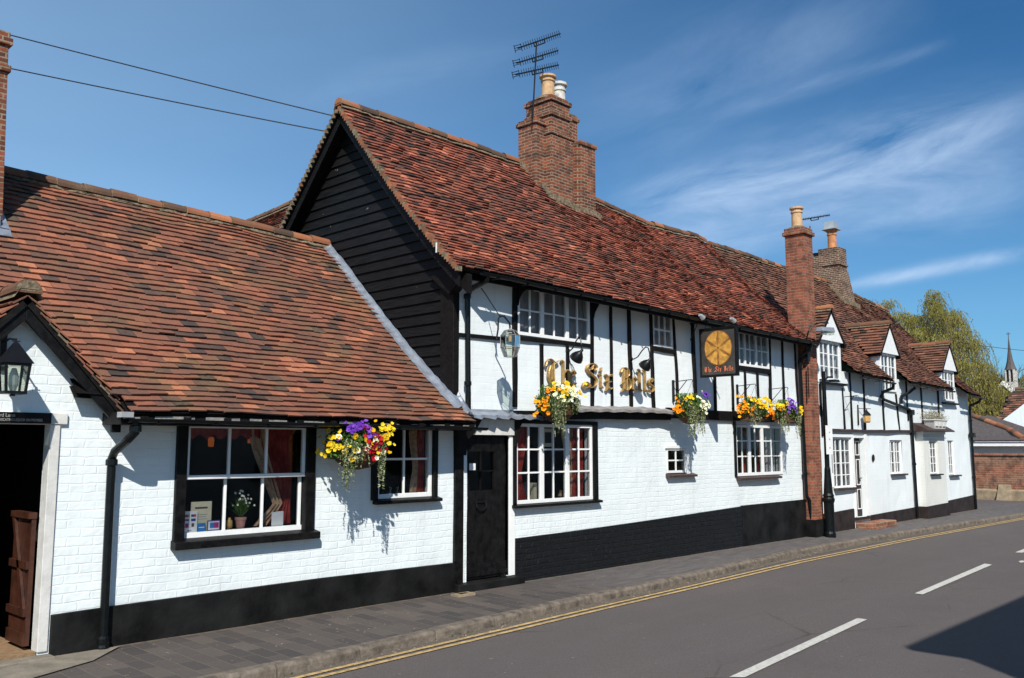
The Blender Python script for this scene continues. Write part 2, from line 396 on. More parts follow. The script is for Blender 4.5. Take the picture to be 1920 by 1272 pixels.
def room(parent, x0, x1, y0, y1, z0, z1, mat, name='interior'):
    b = MB(); q = .001
    vs = [(x, y, z) for x in (x0, x1) for y in (y0, y1) for z in (z0, z1)]
    b.add(vs, [(0, 2, 3, 1), (4, 5, 7, 6), (2, 6, 7, 3), (0, 4, 6, 2), (1, 3, 7, 5)])
    return b.build(name, mat, parent)

def window(parent, x0, x1, z0, z1, casements, rows, y=.0, fw=.035, bar=.011, mull=.022, depth=.05, sill=None, sillmat='black', skip=None, label=None, glassmat='glass'):
    """frame with mullions and glazing bars; casements=[(xa,xb,cols)], rows=[z...]"""
    b = MB(); yf = y; yb = y + depth
    b.box(x0, x1, yf, yb, z0, z0 + fw * 1.15); b.box(x0, x1, yf, yb, z1 - fw, z1)
    b.box(x0, x0 + fw, yf + .002, yb, z0 + fw * 1.15, z1 - fw); b.box(x1 - fw, x1, yf + .002, yb, z0 + fw * 1.15, z1 - fw)
    for i, (a, c, n) in enumerate(casements):
        if i > 0: b.box(a - mull, a + mull, yf + .004, yb - .003, z0 + fw * 1.15, z1 - fw)
        for k in range(1, n):
            xx = a + (c - a) * k / n; b.box(xx - bar, xx + bar, yf + .012, yb - .012, z0 + fw * 1.15, z1 - fw)
        for r_ in rows:
            for k in range(n):
                lo = a + (c - a) * k / n; hi = a + (c - a) * (k + 1) / n
                b.box(lo + bar * .9, hi - bar * .9, yf + .014, yb - .014, r_ - bar, r_ + bar)
    w = b.build('window', M['white'], parent, bevel=.003, label=label)
    g = MB(); yg = (yf + yb) / 2
    g.add([(x0 + fw * .5, yg, z0 + fw * .5), (x1 - fw * .5, yg, z0 + fw * .5), (x1 - fw * .5, yg, z1 - fw * .5), (x0 + fw * .5, yg, z1 - fw * .5)], [(0, 1, 2, 3)])
    g.build('pane', M[glassmat], w)
    if sill:
        a, c, zb, zt = sill
        s_ = MB(); s_.hexa([(a, -.09, zb), (c, -.09, zb), (c, .03, zb), (a, .03, zb), (a, -.09, zt - .012), (c, -.09, zt - .012), (c, .03, zt), (a, .03, zt)])
        s_.build('sill', M[sillmat], w, bevel=.004)
    return w

def curtain(parent, x0, x1, z0, z1, y, mat, folds=7, amp=.02, tie=None, name='curtain'):
    """hanging cloth with folds; tie=(z, xa, xb): gathered at height z between xa and xb"""
    b = MB(); n = folds * 6; m = 14; vs = []
    for j in range(m + 1):
        z = lerp(z0, z1, j / m)
        a, c = x0, x1
        if tie:
            tz, ta, tb = tie
            k = max(0, 1 - abs(z - tz) / ((z1 - tz) if z > tz else max(.01, (tz - z0) * 1.6)))
            k = k ** 1.4; a = lerp(x0, ta, k); c = lerp(x1, tb, k)
        for i in range(n + 1):
            u = i / n
            vs.append((lerp(a, c, u), y + amp * math.sin(u * folds * 6.283 + .6 * math.sin(j * .7)), z))
    fs = [(j * (n + 1) + i, j * (n + 1) + i + 1, (j + 1) * (n + 1) + i + 1, (j + 1) * (n + 1) + i) for j in range(m) for i in range(n)]
    b.add(vs, fs); return b.build(name, M[mat], parent, smooth=True)

def post(parent, pts, w, y0=-.028, y1=.03, name='timber_post', mat='timber'):
    """wobbly upright timber along pts=[(x,z)...], bottom to top"""
    b = MB(); n = 8; vs = []
    xb, zb = pts[0]; xt, zt = pts[-1]
    for i in range(n + 1):
        t = i / n; z = lerp(zb, zt, t); x = interp([(p[1], p[0]) for p in pts], z) + noise.noise(Vector((xb * 7, z * 3, 0))) * .008
        ww = w * (1 + .14 * noise.noise(Vector((xb * 3, z * 5, 7)))) / 2
        vs += [(x - ww, y0, z), (x + ww, y0, z), (x + ww, y1, z), (x - ww, y1, z)]
    fs = [(3, 2, 1, 0), (n * 4, n * 4 + 1, n * 4 + 2, n * 4 + 3)]
    for i in range(n):
        for k in range(4): fs.append((i * 4 + k, i * 4 + (k + 1) % 4, i * 4 + 4 + (k + 1) % 4, i * 4 + 4 + k))
    b.add(vs, fs); return b.build(name, M[mat], parent, bevel=.004)
def beam(parent, pts, h, y0=-.032, y1=.03, name='timber_beam', mat='timber'):
    """wobbly level timber, pts=[(x,z centre)...]"""
    b = MB(); vs = []; x0 = pts[0][0]; x1 = pts[-1][0]; n = max(4, int((x1 - x0) / .3))
    for i in range(n + 1):
        x = lerp(x0, x1, i / n); z = interp(pts, x) + noise.noise(Vector((x * 2.2, z0s(pts), 0))) * .008
        hh = h / 2 * (1 + .14 * noise.noise(Vector((x * 4, 3, h))))
        vs += [(x, y0, z - hh), (x, y0, z + hh), (x, y1, z + hh), (x, y1, z - hh)]
    fs = [(3, 2, 1, 0), (n * 4, n * 4 + 1, n * 4 + 2, n * 4 + 3)]
    for i in range(n):
        for k in range(4): fs.append((i * 4 + k, i * 4 + (k + 1) % 4, i * 4 + 4 + (k + 1) % 4, i * 4 + 4 + k))
    b.add(vs, fs); return b.build(name, M[mat], parent, bevel=.004)
def z0s(p): return p[0][1]

def tiles(P, u0, u1, L, parent, mat, gauge=.108, width=.168, valid=None, name='roof', seed=1, slab=.05, wob=.012, lift=.040, rough=1.0):
    """a tiled slope: P(u,t) gives the surface, t=0 at the eave. Each tile is a tilted slab."""
    rg = random.Random(seed); b = MB()
    nr = max(2, int(L / gauge)); nc = max(1, int(round(abs(u1 - u0) / width)))
    def S(u, t):
        p = P(u, t); w = wob * (noise.noise(Vector((p.x * 1.3, p.y * 1.3, p.z * 1.3))) + .5 * noise.noise(Vector((p.x * 4, p.y * 4, p.z * 4 + 9))))
        return p + Vector((0, 0, w))
    e = .004
    cu = (u0 + u1) / 2
    nrm = (P(cu + .05, .5) - P(cu - .05, .5)).cross(P(cu, .52) - P(cu, .5)).normalized()
    if nrm.z < 0: nrm = -nrm
    for r_ in range(nr):
        t0 = r_ / nr; off = .5 * (r_ % 2) + rg.uniform(-.06, .06)
        for c_ in range(-1, nc + 1):
            a = u0 + (u1 - u0) * max(0, min(1, (c_ + off) / nc)); d = u0 + (u1 - u0) * max(0, min(1, (c_ + off + 1) / nc))
            if abs(d - a) < .02: continue
            m_ = P((a + d) / 2, t0)
            if valid and not valid(m_): continue
            ta = max(-.006, t0 + rg.gauss(0, .0018) * rough); tb = min(1.0, t0 + 1.25 / nr)
            g = .0015; s_ = 1 if d > a else -1
            p0, p1 = S(a + g * s_, ta), S(d - g * s_, ta + rg.gauss(0, .0008) * rough)
            q0, q1 = S(a + g * s_, tb), S(d - g * s_, tb)
            h0 = lift + (rg.gauss(0, .0028) if rg.random() < .96 else rg.gauss(.003, .006)) * rough; h1 = h0 + rg.gauss(0, .003) * rough; th = .016
            ti = min(1, max(0, rg.gauss(.55, .15) if rg.random() < .91 else rg.choice((rg.uniform(.02, .22), rg.uniform(.75, .98)))))
            b.add([p0 + nrm * h0, p1 + nrm * h1, q1 + nrm * .006, q0 + nrm * .006, p0 + nrm * (h0 - th), p1 + nrm * (h1 - th), q1 - nrm * .004, q0 - nrm * .004],
                  [(0, 1, 2, 3), (4, 5, 1, 0), (0, 3, 7, 4), (1, 5, 6, 2)], 0, ti)
    o = b.build(name, mat, parent, tint=True)
    # the slab of battens and boards beneath
    s2 = MB(); nu = max(4, int(abs(u1 - u0) / .35)); nt_ = max(4, int(L / .3)); ix = {}
    for i in range(nu + 1):
        for j in range(nt_ + 1):
            u = u0 + (u1 - u0) * i / nu; p = S(u, j / nt_) - nrm * .004; ix[i, j] = len(s2.v); s2.v.append(tuple(p)); s2.v.append(tuple(p - nrm * slab))
    for i in range(nu):
        for j in range(nt_):
            mm = P(u0 + (u1 - u0) * (i + .5) / nu, (j + .5) / nt_)
            if valid and not valid(mm): continue
            k = [ix[i, j], ix[i + 1, j], ix[i + 1, j + 1], ix[i, j + 1]]
            s2.f.append(tuple(k)); s2.f.append(tuple(x + 1 for x in reversed(k))); s2.mi += [0, 0]; s2.t += [.5, .5]
            if j == 0: s2.f.append((k[0], k[0] + 1, k[1] + 1, k[1])); s2.mi.append(0); s2.t.append(.5)
            if i == 0: s2.f.append((k[0], k[3], k[3] + 1, k[0] + 1)); s2.mi.append(0); s2.t.append(.5)
            if i == nu - 1: s2.f.append((k[1], k[1] + 1, k[2] + 1, k[2])); s2.mi.append(0); s2.t.append(.5)
    s2.build('roof_boarding', M['timber'], o)
    return o, S, nrm

def ridge(pts, parent, r=.085, seg=.30, mat='ridge', seed=3, name='ridge_tiles'):
    rg = random.Random(seed); b = MB(); pts = [Vector(p) for p in pts]
    tot = 0; cum = [0]
    for p, q in zip(pts, pts[1:]): tot += (q - p).length; cum.append(tot)
    def at(s):
        for i in range(len(pts) - 1):
            if s <= cum[i + 1] + 1e-6: return pts[i].lerp(pts[i + 1], (s - cum[i]) / (cum[i + 1] - cum[i]))
        return pts[-1]
    n = int(tot / seg)
    for k in range(n):
        a = at(tot * k / n); c = at(tot * (k + 1) / n); d = (c - a).normalized(); side = d.cross(Vector((0, 0, 1))).normalized(); up = side.cross(d)
        ti = rg.random(); dz = rg.gauss(0, .006); rr_ = r * rg.uniform(.95, 1.06); vs = []
        for p, f in ((a + d * .006, 1.04), (c - d * .006, .97)):
            for i in range(9):
                an = math.pi * (i / 8) * 1.1 - .05 * math.pi
                vs.append(p + Vector((0, 0, dz)) + side * math.cos(an) * rr_ * f * 1.1 + up * (math.sin(an) * rr_ * f - .02))
        b.add(vs, [(i, i + 1, i + 10, i + 9) for i in range(8)] + [tuple(range(9)), tuple(reversed(range(9, 18)))], 0, ti)
        # mortar under and between
        vs = []
        for p in (c - d * .006, c + d * .006):
            for i in range(9):
                an = math.pi * (i / 8) * 1.1 - .05 * math.pi
                vs.append(p + side * math.cos(an) * r * 1.1 * 1.04 + up * (math.sin(an) * r * 1.05 - .022))
        b.add(vs, [(i, i + 1, i + 10, i + 9) for i in range(8)], 1)
    vs = []
    for p in (pts[0], pts[-1]): pass
    for i in range(n * 3 + 1):
        p = at(tot * i / (n * 3)); d = (pts[-1] - pts[0]).normalized(); side = d.cross(Vector((0, 0, 1))).normalized()
        w = r * 1.16
        vs += [p + side * (w + rg.uniform(-.02, .012)) + Vector((0, 0, -r * .95 + rg.uniform(-.006, .008))), p + side * r * .7 + Vector((0, 0, -.01)), p - side * r * .7 + Vector((0, 0, -.01)), p - side * w + Vector((0, 0, -r * .95))]
    fs = []
    for i in range(n * 3):
        for k in range(3): fs.append((i * 4 + k, i * 4 + k + 1, i * 4 + k + 5, i * 4 + k + 4))
    b.add(vs, fs, 1)
    return b.build(name, [M[mat], M['mortar']], parent, tint=True)

def downpipe(parent, pts, r=.036, collars=(), shoe=None, name='downpipe'):
    b = MB(); b.tube(pts, r, 12)
    for c in collars: b.lathe(c, [(r * 1.05, -.03), (r * 1.35, -.025), (r * 1.35, .02), (r * 1.05, .03)], 12)
    if shoe: b.lathe(shoe, [(r * 1.5, 0), (r * 1.5, .03), (r * 1.2, .05), (r * 1.4, .07), (r * 1.4, .1), (r, .12)], 12)
    return b.build(name, M['pipe'], parent, smooth=False)
def gutter(parent, x0, x1, y, z, z2=None, r=.045, name='gutter', mat='pipe'):
    z2 = z if z2 is None else z2; b = MB(); n = 8; vs = []; m = max(2, int((x1 - x0) / .5))
    for i in range(m + 1):
        x = lerp(x0, x1, i / m); zz = lerp(z, z2, i / m) + .006 * math.sin(i * 1.9)
        for k in range(n + 1):
            an = math.pi + math.pi * k / n; vs.append((x, y + r * math.cos(an), zz + r * math.sin(an)))
        for k in range(n, -1, -1):
            an = math.pi + math.pi * k / n; vs.append((x, y + r * .86 * math.cos(an), zz + r * .86 * math.sin(an)))
    q = 2 * (n + 1); fs = []
    for i in range(m):
        for k in range(q): fs.append((i * q + k, i * q + (k + 1) % q, (i + 1) * q + (k + 1) % q, (i + 1) * q + k))
    b.add(vs, fs)
    for i in range(0, m):
        x = lerp(x0, x1, (i + .5) / m); zz = lerp(z, z2, (i + .5) / m); b.box(x - .012, x + .012, y - r * 1.15, y + .09, zz - r * 1.1, zz - r * .8)
    return b.build(name, M[mat], parent)

def rect_faces(x0, x1, y0, y1, z0, z1): return (x0, x1, y0, y1, z0, z1)
WIRE_A = (-3.89, 12.77, 10.24); WIRE_B = (-3.8, 12.4, 9.14)
SKY_AIR, SKY_DUST, SKY_OZ, SKY_STR, EXPO = 1.0, .25, 2.5, .090, .24
GRAD_MID, GRAD_MAX = .26, .46; GRAD_COL = (6.0, 9.0, 12.0); SKY_TINT = (.22, .60, .86); CLOUD_COL = (5.4, 7.0, 9.4)
CLOUDS = [((0.7831, 0.5676, 0.2542), (0.926, 0.2119, 0.3124), 0.034, .72, 3.2, 1.0),
 ((0.9036, 0.3961, 0.1629), (0.9592, 0.2094, 0.1902), 0.0060, .8, 4, 5.0),
 ((0.7279, 0.5967, 0.3379), (0.8524, 0.2871, 0.437), 0.042, .22, 2.0, 9.0),
 ((0.8116, 0.469, 0.3484), (0.884, 0.2662, 0.3844), 0.006, .22, 4, 12.0),
 ((0.7759, 0.5843, 0.2378), (0.9444, 0.2016, 0.2597), 0.038, .55, 2.6, 15.0),
 ((0.4833, 0.7986, 0.3588), (0.6728, 0.6089, 0.4203), 0.014, .10, 4, 18.0),
 ((0.9, 0.3392, 0.2738), (0.9256, 0.1932, 0.3254), 0.016, .5, 4, 21.0)]
# ================================================================== PAINTED BRICK WING (left)
WING = thing('brick_wing', 'low white painted brick inn wing with brown tiled roof and black plinth', 'building', (4, 0, 0))
WE = [(-5.5, 1.98), (3.2, 1.985), (7.3, 1.97)]; WR = [(-5.5, 4.66), (3, 4.61), (5.4, 4.56), (7.3, 4.49)]
def wing_P(x, t):
    return Vector((x, lerp(-.40, 2.62, t), lerp(interp(WE, x), interp(WR, x), t) - .10 * math.sin(math.pi * max(0, min(1, t * 1.15)) ** .8)))
def wing_z(x, y):
    return wing_P(x, max(0, min(1, (y + .4) / 3.02))).z
def porch_z(x): return 2.90 - abs(x - 2.44) * 1.09
def wing_valid(p): return not (1.55 < p.x < 3.27 and p.z < porch_z(p.x) - .03)
b = MB(); wall_grid(b, -5.0, 7.2, -.1, 2.12, [(1.95, 2.73, -.1, 1.88), (3.88, 5.2, .86, 1.93), (6.06, 6.88, 1.13, 1.95)])
b.add([(1.62, 0, 2.12), (3.22, 0, 2.12), (2.44, 0, 2.87)], [(0, 1, 2)])
b.build('wall', M['wall'], WING)
tiles(wing_P, -4.7, 7.17, 3.95, WING, M['tile_wing'], .095, .165, wing_valid, seed=11, wob=.018, lift=.032, rough=.85)
ridge([(-4.7, 2.62, 4.70), (3, 2.62, 4.64), (5.4, 2.62, 4.59), (7.18, 2.62, 4.53)], WING, seed=5)
def slopeback(x, t): return Vector((x, lerp(5.6, 2.62, t), lerp(2.0, interp(WR, x), t)))
b = MB()
for t0, t1 in ((0, 1),):
    b.add([slopeback(-4.7, 0), slopeback(7.18, 0), slopeback(7.18, 1), slopeback(-4.7, 1)], [(0, 1, 2, 3)])
b.build('rear_roof', M['tile_wing'], WING, tint=True)
# porch gable
def pr(y, t): return Vector((lerp(3.27, 2.44, t), y, lerp(1.995, 2.90, t)))
def pl_(y, t): return Vector((lerp(1.61, 2.44, t), y, lerp(1.995, 2.90, t)))
pv = lambda p: p.y < .05 or p.z > wing_z(p.x, p.y) - .03
tiles(pr, -.17, 1.3, 1.22, WING, M['tile_wing'], .111, .165, pv, name='porch_roof', seed=21)
tiles(pl_, -.17, 1.3, 1.22, WING, M['tile_wing'], .111, .165, pv, name='porch_roof', seed=22)
ridge([(2.44, -.19, 2.955), (2.44, .98, 2.955)], WING, r=.09, name='porch_ridge_tiles')
b = MB(); b.lathe((2.44, 0, 0), [(0.001, 0)] * 2, 3) if False else None
vs = [(2.44 + .095 * math.cos(a), -.185, 2.93 + .085 * math.sin(a)) for a in [math.pi * i / 10 for i in range(11)]]
b.add(vs, [tuple(range(11))]); b.build('ridge_mortar', M['mortar'], WING)
for s_, nm in ((1, 'barge_board'), (-1, 'barge_board')):
    b = MB(); X = lambda d: 2.44 + s_ * d
    b.prism_y([(X(0), 2.85), (X(.80), 1.965), (X(.80), 1.82), (X(.72), 1.82), (X(.72), 1.92), (X(0), 2.70)], -.15, -.115); b.build(nm, M['black'], WING, bevel=.004)
# verge tile ends of the porch, bedded in mortar
b = MB()
for i in range(11):
    t = i / 11; x = lerp(3.28, 2.5, t); z = lerp(1.99, 2.86, t)
    b.hexa([(x - .03, -.18 - rr(0, .02), z - .03), (x + .05, -.18, z - .10), (x + .05, -.1, z - .10), (x - .03, -.1, z - .03), (x - .03, -.18, z - .008), (x + .05, -.18, z - .078), (x + .05, -.1, z - .078), (x - .03, -.1, z - .008)], rnd() < .3 and 1 or 0, rr(.1, .7))
b.build('verge', [M['tile_wing'], M['mortar']], WING, tint=True)
b = MB(); b.prism_y([(2.815, -.08), (7.2, -.08), (7.2, .37), (5.4, .385), (3.3, .37), (2.815, .36)], -.035, .01); b.build('plinth', M['plinth'], WING, bevel=.006); b = MB(); b.prism_y([(-5.0, -.08), (1.90, -.08), (1.90, .36), (-5.0, .37)], -.035, .01); b.build('plinth', M['plinth'], WING, bevel=.006)
b = MB(); b.box(-4.7, 1.7, -.368, .0, 1.885, 1.985); b.build('eaves_board', M['timber'], WING)
# eaves
b = MB()
x = 3.16
while x < 7.2:
    w = rr(.16, .45); b.box(x, min(x + w, 7.2), -.372, -.353, 1.932 + rr(-.004, .004), 1.958); x += w + rr(.06, .2)
b.build('fascia', M['oldlead'], WING)
b = MB(); b.box(3.14, 7.2, -.368, .0, 1.885, 1.985)  # boarding carried back to the wall, shaped to block light streaks
for i in range(11): b.box(3.3 + i * .38, 3.36 + i * .38, -.40, -.353, 1.90, 1.955)
b.build('eaves_board', M['timber'], WING)
gutter(WING, 3.18, 7.34, -.41, 1.93, 1.915, r=.034)
b = MB(); b.box(3.12, 3.22, -.43, -.34, 1.94, 1.985); b.build('gutter_end', M['grey_metal'], WING)
downpipe(WING, [(3.27, -.37, 1.93), (3.27, -.36, 1.82), (3.24, -.30, 1.76), (3.2, -.14, 1.66), (3.2, -.09, 1.60), (3.21, -.085, .1)], .036, [(3.27, -.36, 1.85), (3.2, -.09, 1.57)], (3.21, -.085, .03))
# wing windows
b = MB()
b.box(3.80, 3.90, -.045, .05, .84, 1.945); b.box(5.16, 5.27, -.045, .05, .84, 1.945); b.box(3.901, 5.159, -.043, .05, 1.903, 1.945)
fr = b.build('window_surround', M['black'], WING, bevel=.006)
b = MB(); b.hexa([(3.79, -.10, .79), (5.31, -.10, .79), (5.31, .05, .79), (3.79, .05, .79), (3.79, -.10, .855), (5.31, -.10, .855), (5.31, .05, .885), (3.79, .05, .885)])
b.build('sill', M['black'], fr, bevel=.006)
up = window(WING, 3.90, 5.16, 1.405, 1.903, [(3.93, 4.325, 1), (4.325, 4.72, 1), (4.72, 5.13, 1)], [], y=-.02, fw=.032, mull=.013, depth=.035)
lo = window(WING, 3.905, 5.155, .89, 1.43, [(3.93, 4.325, 1), (4.325, 4.72, 1), (4.72, 5.13, 1)], [], y=.03, fw=.03, mull=.013, depth=.035)
b = MB(); b.box(3.901, 5.159, .02, .075, .862, .925); b.build('bottom_rail', M['white'], lo)
b = MB(); b.box(6.0, 6.075, -.04, .04, 1.13, 1.94); b.box(6.872, 6.93, -.04, .04, 1.13, 1.94); b.box(6.076, 6.871, -.038, .04, 1.932, 1.95)
fr2 = b.build('window_surround', M['black'], WING, bevel=.005)
b = MB(); b.hexa([(6.03, -.09, 1.085), (6.96, -.09, 1.085), (6.96, .04, 1.085), (6.03, .04, 1.085), (6.03, -.09, 1.12), (6.96, -.09, 1.12), (6.96, .04, 1.148), (6.03, .04, 1.148)]); b.build('sill', M['black'], fr2, bevel=.005)
window(WING, 6.076, 6.87, 1.14, 1.93, [(6.11, 6.83, 2)], [1.565], y=.0, fw=.042, bar=.012, depth=.05)
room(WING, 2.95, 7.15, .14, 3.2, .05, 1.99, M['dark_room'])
curtain(WING, 4.72, 5.15, .93, 1.90, .19, 'red_curtain', 6, .018, (1.15, 4.98, 5.13))
curtain(WING, 4.62, 4.80, .93, 1.90, .17, 'floral', 3, .015, (1.12, 4.93, 5.04))
curtain(WING, 6.72, 6.86, 1.15, 1.92, .13, 'red_curtain', 3, .012)
curtain(WING, 6.62, 6.74, 1.15, 1.92, .12, 'floral', 2, .012, (1.45, 6.68, 6.76))
b = MB(); n = 40
vs = []
for i in range(n + 1):
    x = lerp(3.93, 4.75, i / n); vs += [(x, .16 + .012 * math.sin(i * 1.1), 1.90), (x, .16 + .012 * math.sin(i * 1.1), 1.79 + .02 * math.sin(i * .9))]
b.add(vs, [(2 * i, 2 * i + 1, 2 * i + 3, 2 * i + 2) for i in range(n)]); b.build('pelmet', M['red_curtain'], WING, smooth=True)
# left doorway
b = MB()
b.box(2.722, 2.80, -.02, .10, .08, 1.88); b.box(1.88, 1.948, -.02, .10, -.05, 1.88); b.box(1.85, 2.85, -.03, .10, 1.882, 1.975)
df = b.build('door_frame', M['oldwhite'], WING, bevel=.005)
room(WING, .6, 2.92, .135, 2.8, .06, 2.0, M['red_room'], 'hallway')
b = MB(); b.box(.7, 2.72, .0, 2.6, .055, .085); b.build('door_mat', M['mat_floor'], WING)
b = MB(); b.box(1.7, 2.82, -.16, .0, -.05, .06); b.build('door_step', M['concrete'], WING, bevel=.01)
b = MB()
lx = 2.70
for i in range(4): b.box(lx - .035, lx, .10 + i * .1, .10 + i * .1 + .095, .12, 1.12)
for z in (.35, .72): b.box(lx - .06, lx - .036, .10, .50, z, z + .06)
b.box(lx - .065, lx + .0, .09, .51, 1.121, 1.17); b.box(lx - .05, lx - .036, .10, .50, .121, .22)
for k in range(1): b.hexa([(lx - .06, .11, .411), (lx - .06, .16, .411), (lx - .037, .16, .411), (lx - .037, .11, .411), (lx - .06, .44, 1.12), (lx - .06, .49, 1.12), (lx - .037, .49, 1.12), (lx - .037, .44, 1.12)])
b.build('door', M['brown_door'], WING)
b = MB(); b.box(1.7, 2.715, -.048, -.031, 1.885, 1.972)
nb = b.build('licence_board', M['black'], WING)
def text(s, size, loc, mat, parent, name, align='LEFT', rot=(R(90), 0, 0), ext=.001, xs=1):
    c = bpy.data.curves.new(name, 'FONT'); c.body = s; c.size = size; c.extrude = ext; c.align_x = align
    o = bpy.data.objects.new(name, c); C.objects.link(o); c.materials.append(M[mat])
    org = ORG[parent.name] if parent else Vector((0, 0, 0))
    bpy.context.view_layer.update(); me = bpy.data.meshes.new_from_object(o.evaluated_get(bpy.context.evaluated_depsgraph_get())); bpy.data.objects.remove(o)
    q = bpy.data.objects.new(name, me); C.objects.link(q); q.location = Vector(loc) - org; q.rotation_euler = rot; q.scale = (xs, 1, 1); ORG[q.name] = org
    if parent: q.parent = parent
    return q
text('rard Lunn', .042, (2.30, -.0495, 1.934), 'text_grey', nb, 'lettering', xs=.85)
text('SALE OF INTOXICATING LIQUOR ON PREMISES', .030, (2.20, -.0495, 1.902), 'text_grey', nb, 'lettering', xs=.70)
# wing chimney
def stack(parent, x0, x1, y0, y1, z0, z1, mat='brick', crown=True, name='chimney', step=.03, bands=(), foot=0.0):
    b = MB(); b.hexa([(x0, y0, z0), (x1 + foot, y0, z0), (x1 + foot, y1, z0), (x0, y1, z0), (x0, y0, z1), (x1, y0, z1), (x1, y1, z1), (x0, y1, z1)])
    if crown:
        b.box(x0 - step, x1 + step, y0 - step, y1 + step, z1 - .001, z1 + .075); b.box(x0 - step * .3, x1 + step * .3, y0 - step * .3, y1 + step * .3, z1 + .074, z1 + .14)
    for z in bands: b.box(x0 - step, x1 + step, y0 - step, y1 + step, z, z + .07)
    return b.build(name, M[mat], parent, bevel=.006)
ch = stack(WING, 1.9, 2.735, 1.78, 2.5, 3.4, 5.70, bands=(5.42,), foot=.07)
b = MB()
vs = []
for i in range(9):
    y = lerp(1.7, 2.6, i / 8); z = wing_z(2.8, y); vs += [(2.83, y, z + .05 + rr(-.005, .01)), (2.745, y, z + .06), (2.74, y, z + .16)]
b.add(vs, [(3 * i + k, 3 * i + k + 1, 3 * i + k + 4, 3 * i + k + 3) for i in range(8) for k in range(2)])
z = wing_z(2.4, 1.5); b.add([(1.85, 1.62, wing_z(2.4, 1.62) + .05), (2.84, 1.62, wing_z(2.4, 1.62) + .045), (2.84, 1.78, wing_z(2.4, 1.78) + .05), (1.85, 1.78, wing_z(2.4, 1.78) + .06)], [(0, 1, 2, 3)])
b.build('flashing', M['lead'], ch, solid=.006)

# ================================================================== THE PUB
PUB = thing('timber_framed_pub', 'white timber framed two storey pub with black weatherboarded gable and red tiled roof', 'building', (11, 0, 0))
PE = [(6.9, 3.77), (8.4, 3.77), (10.7, 3.73), (13.8, 3.70), (16.4, 3.66)]
PR = [(6.9, 6.36), (10.5, 6.37), (11.6, 6.22), (12.75, 6.11), (14.0, 6.0), (15.0, 6.0), (15.9, 6.05), (16.2, 6.01), (16.6, 5.96)]
def pub_P(x, t):
    return Vector((x, lerp(-.32, 2.1, t), lerp(interp(PE, x), interp(PR, x), t) - .10 * math.sin(math.pi * max(t, 0) ** .8)))
def pub_z(x, y): return pub_P(x, max(0, min(1, (y + .32) / 2.42))).z
holes = [(7.42, 8.13, -.1, 1.86), (8.24, 9.80, .975, 2.0), (11.6, 12.22, 1.255, 1.71), (13.67, 15.36, 1.21, 2.08)]
b = MB(); wall_grid(b, 7.2, 16.4, -.1, 2.2, holes); b.build('lower_wall', M['wall'], PUB)
uph = [(8.28, 9.77, 3.12, 3.78), (11.30, 11.83, 3.22, 3.75), (13.87, 14.96, 3.09, 3.71)]
b = MB(); wall_grid(b, 7.22, 16.4, 2.2, 3.92, uph, wob=.018); b.build('upper_wall', M['wall_up'], PUB)
tiles(pub_P, 6.95, 16.42, 3.55, PUB, M['tile_pub'], .078, .128, seed=31, lift=.032, wob=.02, rough=1.2)
def pub_B(x, t): return Vector((x, lerp(4.45, 2.1, t), lerp(3.8, interp(PR, x), t)))
tiles(pub_B, 6.95, 16.42, 3.5, PUB, M['tile_pub'], .25, .4, seed=32, name='rear_roof')
ridge([(6.93, 2.1, 6.40), (8.5, 2.1, 6.41), (10.5, 2.1, 6.41)], PUB, seed=6)
ridge([(12.15, 2.1, 6.19), (12.75, 2.1, 6.15), (14.0, 2.1, 6.04), (15.0, 2.1, 6.04), (15.9, 2.1, 6.09), (16.3, 2.1, 6.04)], PUB, seed=7)
# gable
def yf(z):  # front slope y at height z
    lo, hi = -.32, 2.1
    for _ in range(30):
        m_ = (lo + hi) / 2
        if pub_z(7.2, m_) - .07 < z: lo = m_
        else: hi = m_
    return lo
def yb(z): return 4.45 - (z + .07 - 3.8) * (2.35 / 2.56)
b = MB(); poly = [(.0, -.1), (.0, 3.75), (yf(4.3), 4.3), (yf(5), 5), (2.1, 6.28), (yb(3.8), 3.8), (4.4, -.1)]
b.prism_x(poly, 7.205, 7.25); b.build('gable_wall', M['timber'], PUB)
b = MB(); z = 2.0; k = 0
while z < 6.25:
    h = .135 + rr(-.006, .006); z1 = min(z + h, 6.27)
    a0 = .16 if z < 3.75 else yf(z); a1 = .16 if z1 < 3.8 else yf(z1); c0 = min(4.35, yb(z)); c1 = min(4.35, yb(z1))
    tl = rr(-.006, .006)
    b.hexa([(7.165, a0, z + tl), (7.165, c0, z), (7.204, c0, z), (7.204, a0, z + tl), (7.19, a1, z1 + .012), (7.19, c1, z1 + .012), (7.204, c1, z1 + .012), (7.204, a1, z1 + .012)]); z = z1
b.build('weatherboarding', M['boards'], PUB)
def slope_strip(fy, ys, x0, x1, dz0, dz1, name, mat, fz):
    b = MB()
    for (a, c) in zip(ys, ys[1:]):
        za, zc = fz(a), fz(c)
        b.hexa([(x0, a, za + dz0), (x1, a, za + dz0), (x1, c, zc + dz0), (x0, c, zc + dz0), (x0, a, za + dz1), (x1, a, za + dz1), (x1, c, zc + dz1), (x0, c, zc + dz1)])
    return b.build(name, M[mat], PUB)
ysf = [lerp(-.30, 2.1, i / 12) for i in range(13)]; ysb = [lerp(4.40, 2.1, i / 8) for i in range(9)]
slope_strip(0, ysf, 6.985, 7.015, -.24, -.055, 'barge_board', 'boards', lambda y: pub_z(7, y))
zb = lambda y: 3.8 + (4.45 - y) * (2.56 / 2.35)
slope_strip(0, ysb, 6.985, 7.015, -.22, -.055, 'barge_board', 'boards', zb)
slope_strip(0, ysf, 7.12, 7.20, -.30, -.075, 'verge_rafter', 'timber', lambda y: pub_z(7, y))
b = MB(); L = 3.55; n = int(L / .054)
